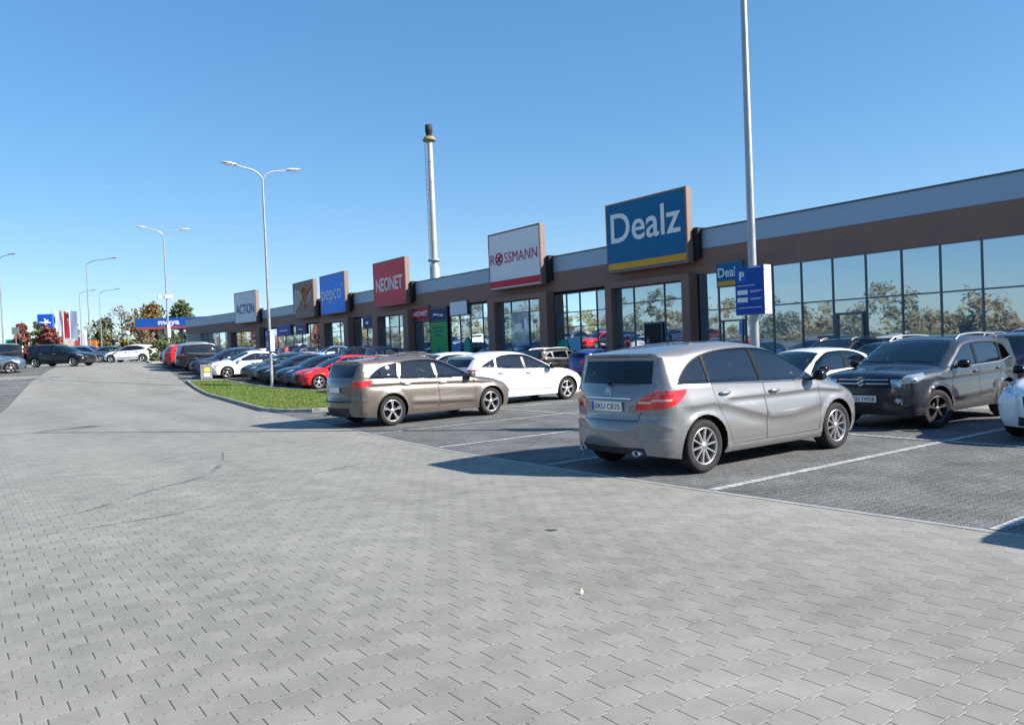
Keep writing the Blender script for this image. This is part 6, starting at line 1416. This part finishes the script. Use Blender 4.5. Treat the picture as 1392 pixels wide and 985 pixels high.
person(28.4, 28.0, .14, -1.2, mat('blue_jacket', (.12, .22, .36), .8), mat('grey_trousers', (.05, .05, .06), .8), mat('brown_hair', (.05, .03, .02), .7), 'person in a light blue jacket standing at the shop entrance')

# ================================================================ light, sky, camera
w = bpy.data.worlds.new('World'); scene.world = w; w.use_nodes = True; nt = w.node_tree
sky = nt.nodes.new('ShaderNodeTexSky'); sky.sky_type = 'NISHITA'; sky.sun_disc = False
SUN_EL = R(31.8); sd = Vector((.60, -.80, 0)) * math.cos(SUN_EL) + Vector((0, 0, math.sin(SUN_EL)))     # towards the sun
sky.sun_elevation = SUN_EL; sky.sun_rotation = math.atan2(sd.x, sd.y); sky.altitude = 500; sky.air_density = 1.0; sky.dust_density = .30; sky.ozone_density = 2.4
hs = nt.nodes.new('ShaderNodeHueSaturation'); hs.inputs['Saturation'].default_value = 1.38; gm = nt.nodes.new('ShaderNodeGamma'); gm.inputs['Gamma'].default_value = .6; nt.links.new(sky.outputs[0], gm.inputs['Color']); tn = nt.nodes.new('ShaderNodeMixRGB'); tn.blend_type = 'MULTIPLY'; tn.inputs[0].default_value = 1; tn.inputs[2].default_value = (.90, 1.0, 1.12, 1); nt.links.new(gm.outputs[0], tn.inputs[1]); nt.links.new(tn.outputs[0], hs.inputs['Color']); nt.links.new(hs.outputs[0], nt.nodes['Background'].inputs['Color']); nt.nodes['Background'].inputs['Strength'].default_value = .14
sl = bpy.data.lights.new('sun', 'SUN'); sl.energy = 4.8; sl.angle = R(.53); sl.color = (1.0, .93, .84); so = bpy.data.objects.new('sun', sl); col.objects.link(so); so.rotation_euler = (-sd).to_track_quat('-Z', 'Y').to_euler()
cam = bpy.data.cameras.new('camera'); co = bpy.data.objects.new('camera', cam); col.objects.link(co); scene.camera = co
yaw, pit, rol = R(35.53), R(-1.2), R(2.3)
fw = Vector((math.sin(yaw) * math.cos(pit), math.cos(yaw) * math.cos(pit), math.sin(pit))); rt = Vector((math.cos(yaw), -math.sin(yaw), 0)); up = rt.cross(fw)
Rc = rt * math.cos(rol) - up * math.sin(rol); Uc = up * math.cos(rol) + rt * math.sin(rol)
co.matrix_world = Matrix(((Rc.x, Uc.x, -fw.x, 0), (Rc.y, Uc.y, -fw.y, 0), (Rc.z, Uc.z, -fw.z, 1.6), (0, 0, 0, 1)))
cam.sensor_fit = 'HORIZONTAL'; cam.sensor_width = 36; cam.lens = 36 * 1070 / 1392; cam.clip_start = .1; cam.clip_end = 6000
scene.view_settings.view_transform = 'Standard'; scene.view_settings.look = 'None'; scene.view_settings.exposure = 1.1; scene.view_settings.gamma = 1
scene.render.engine = 'CYCLES'; scene.cycles.use_denoising = True; scene.cycles.max_bounces = 10; scene.cycles.transparent_max_bounces = 24; scene.cycles.caustics_reflective = False; scene.cycles.caustics_refractive = False; scene.cycles.sample_clamp_indirect = 6
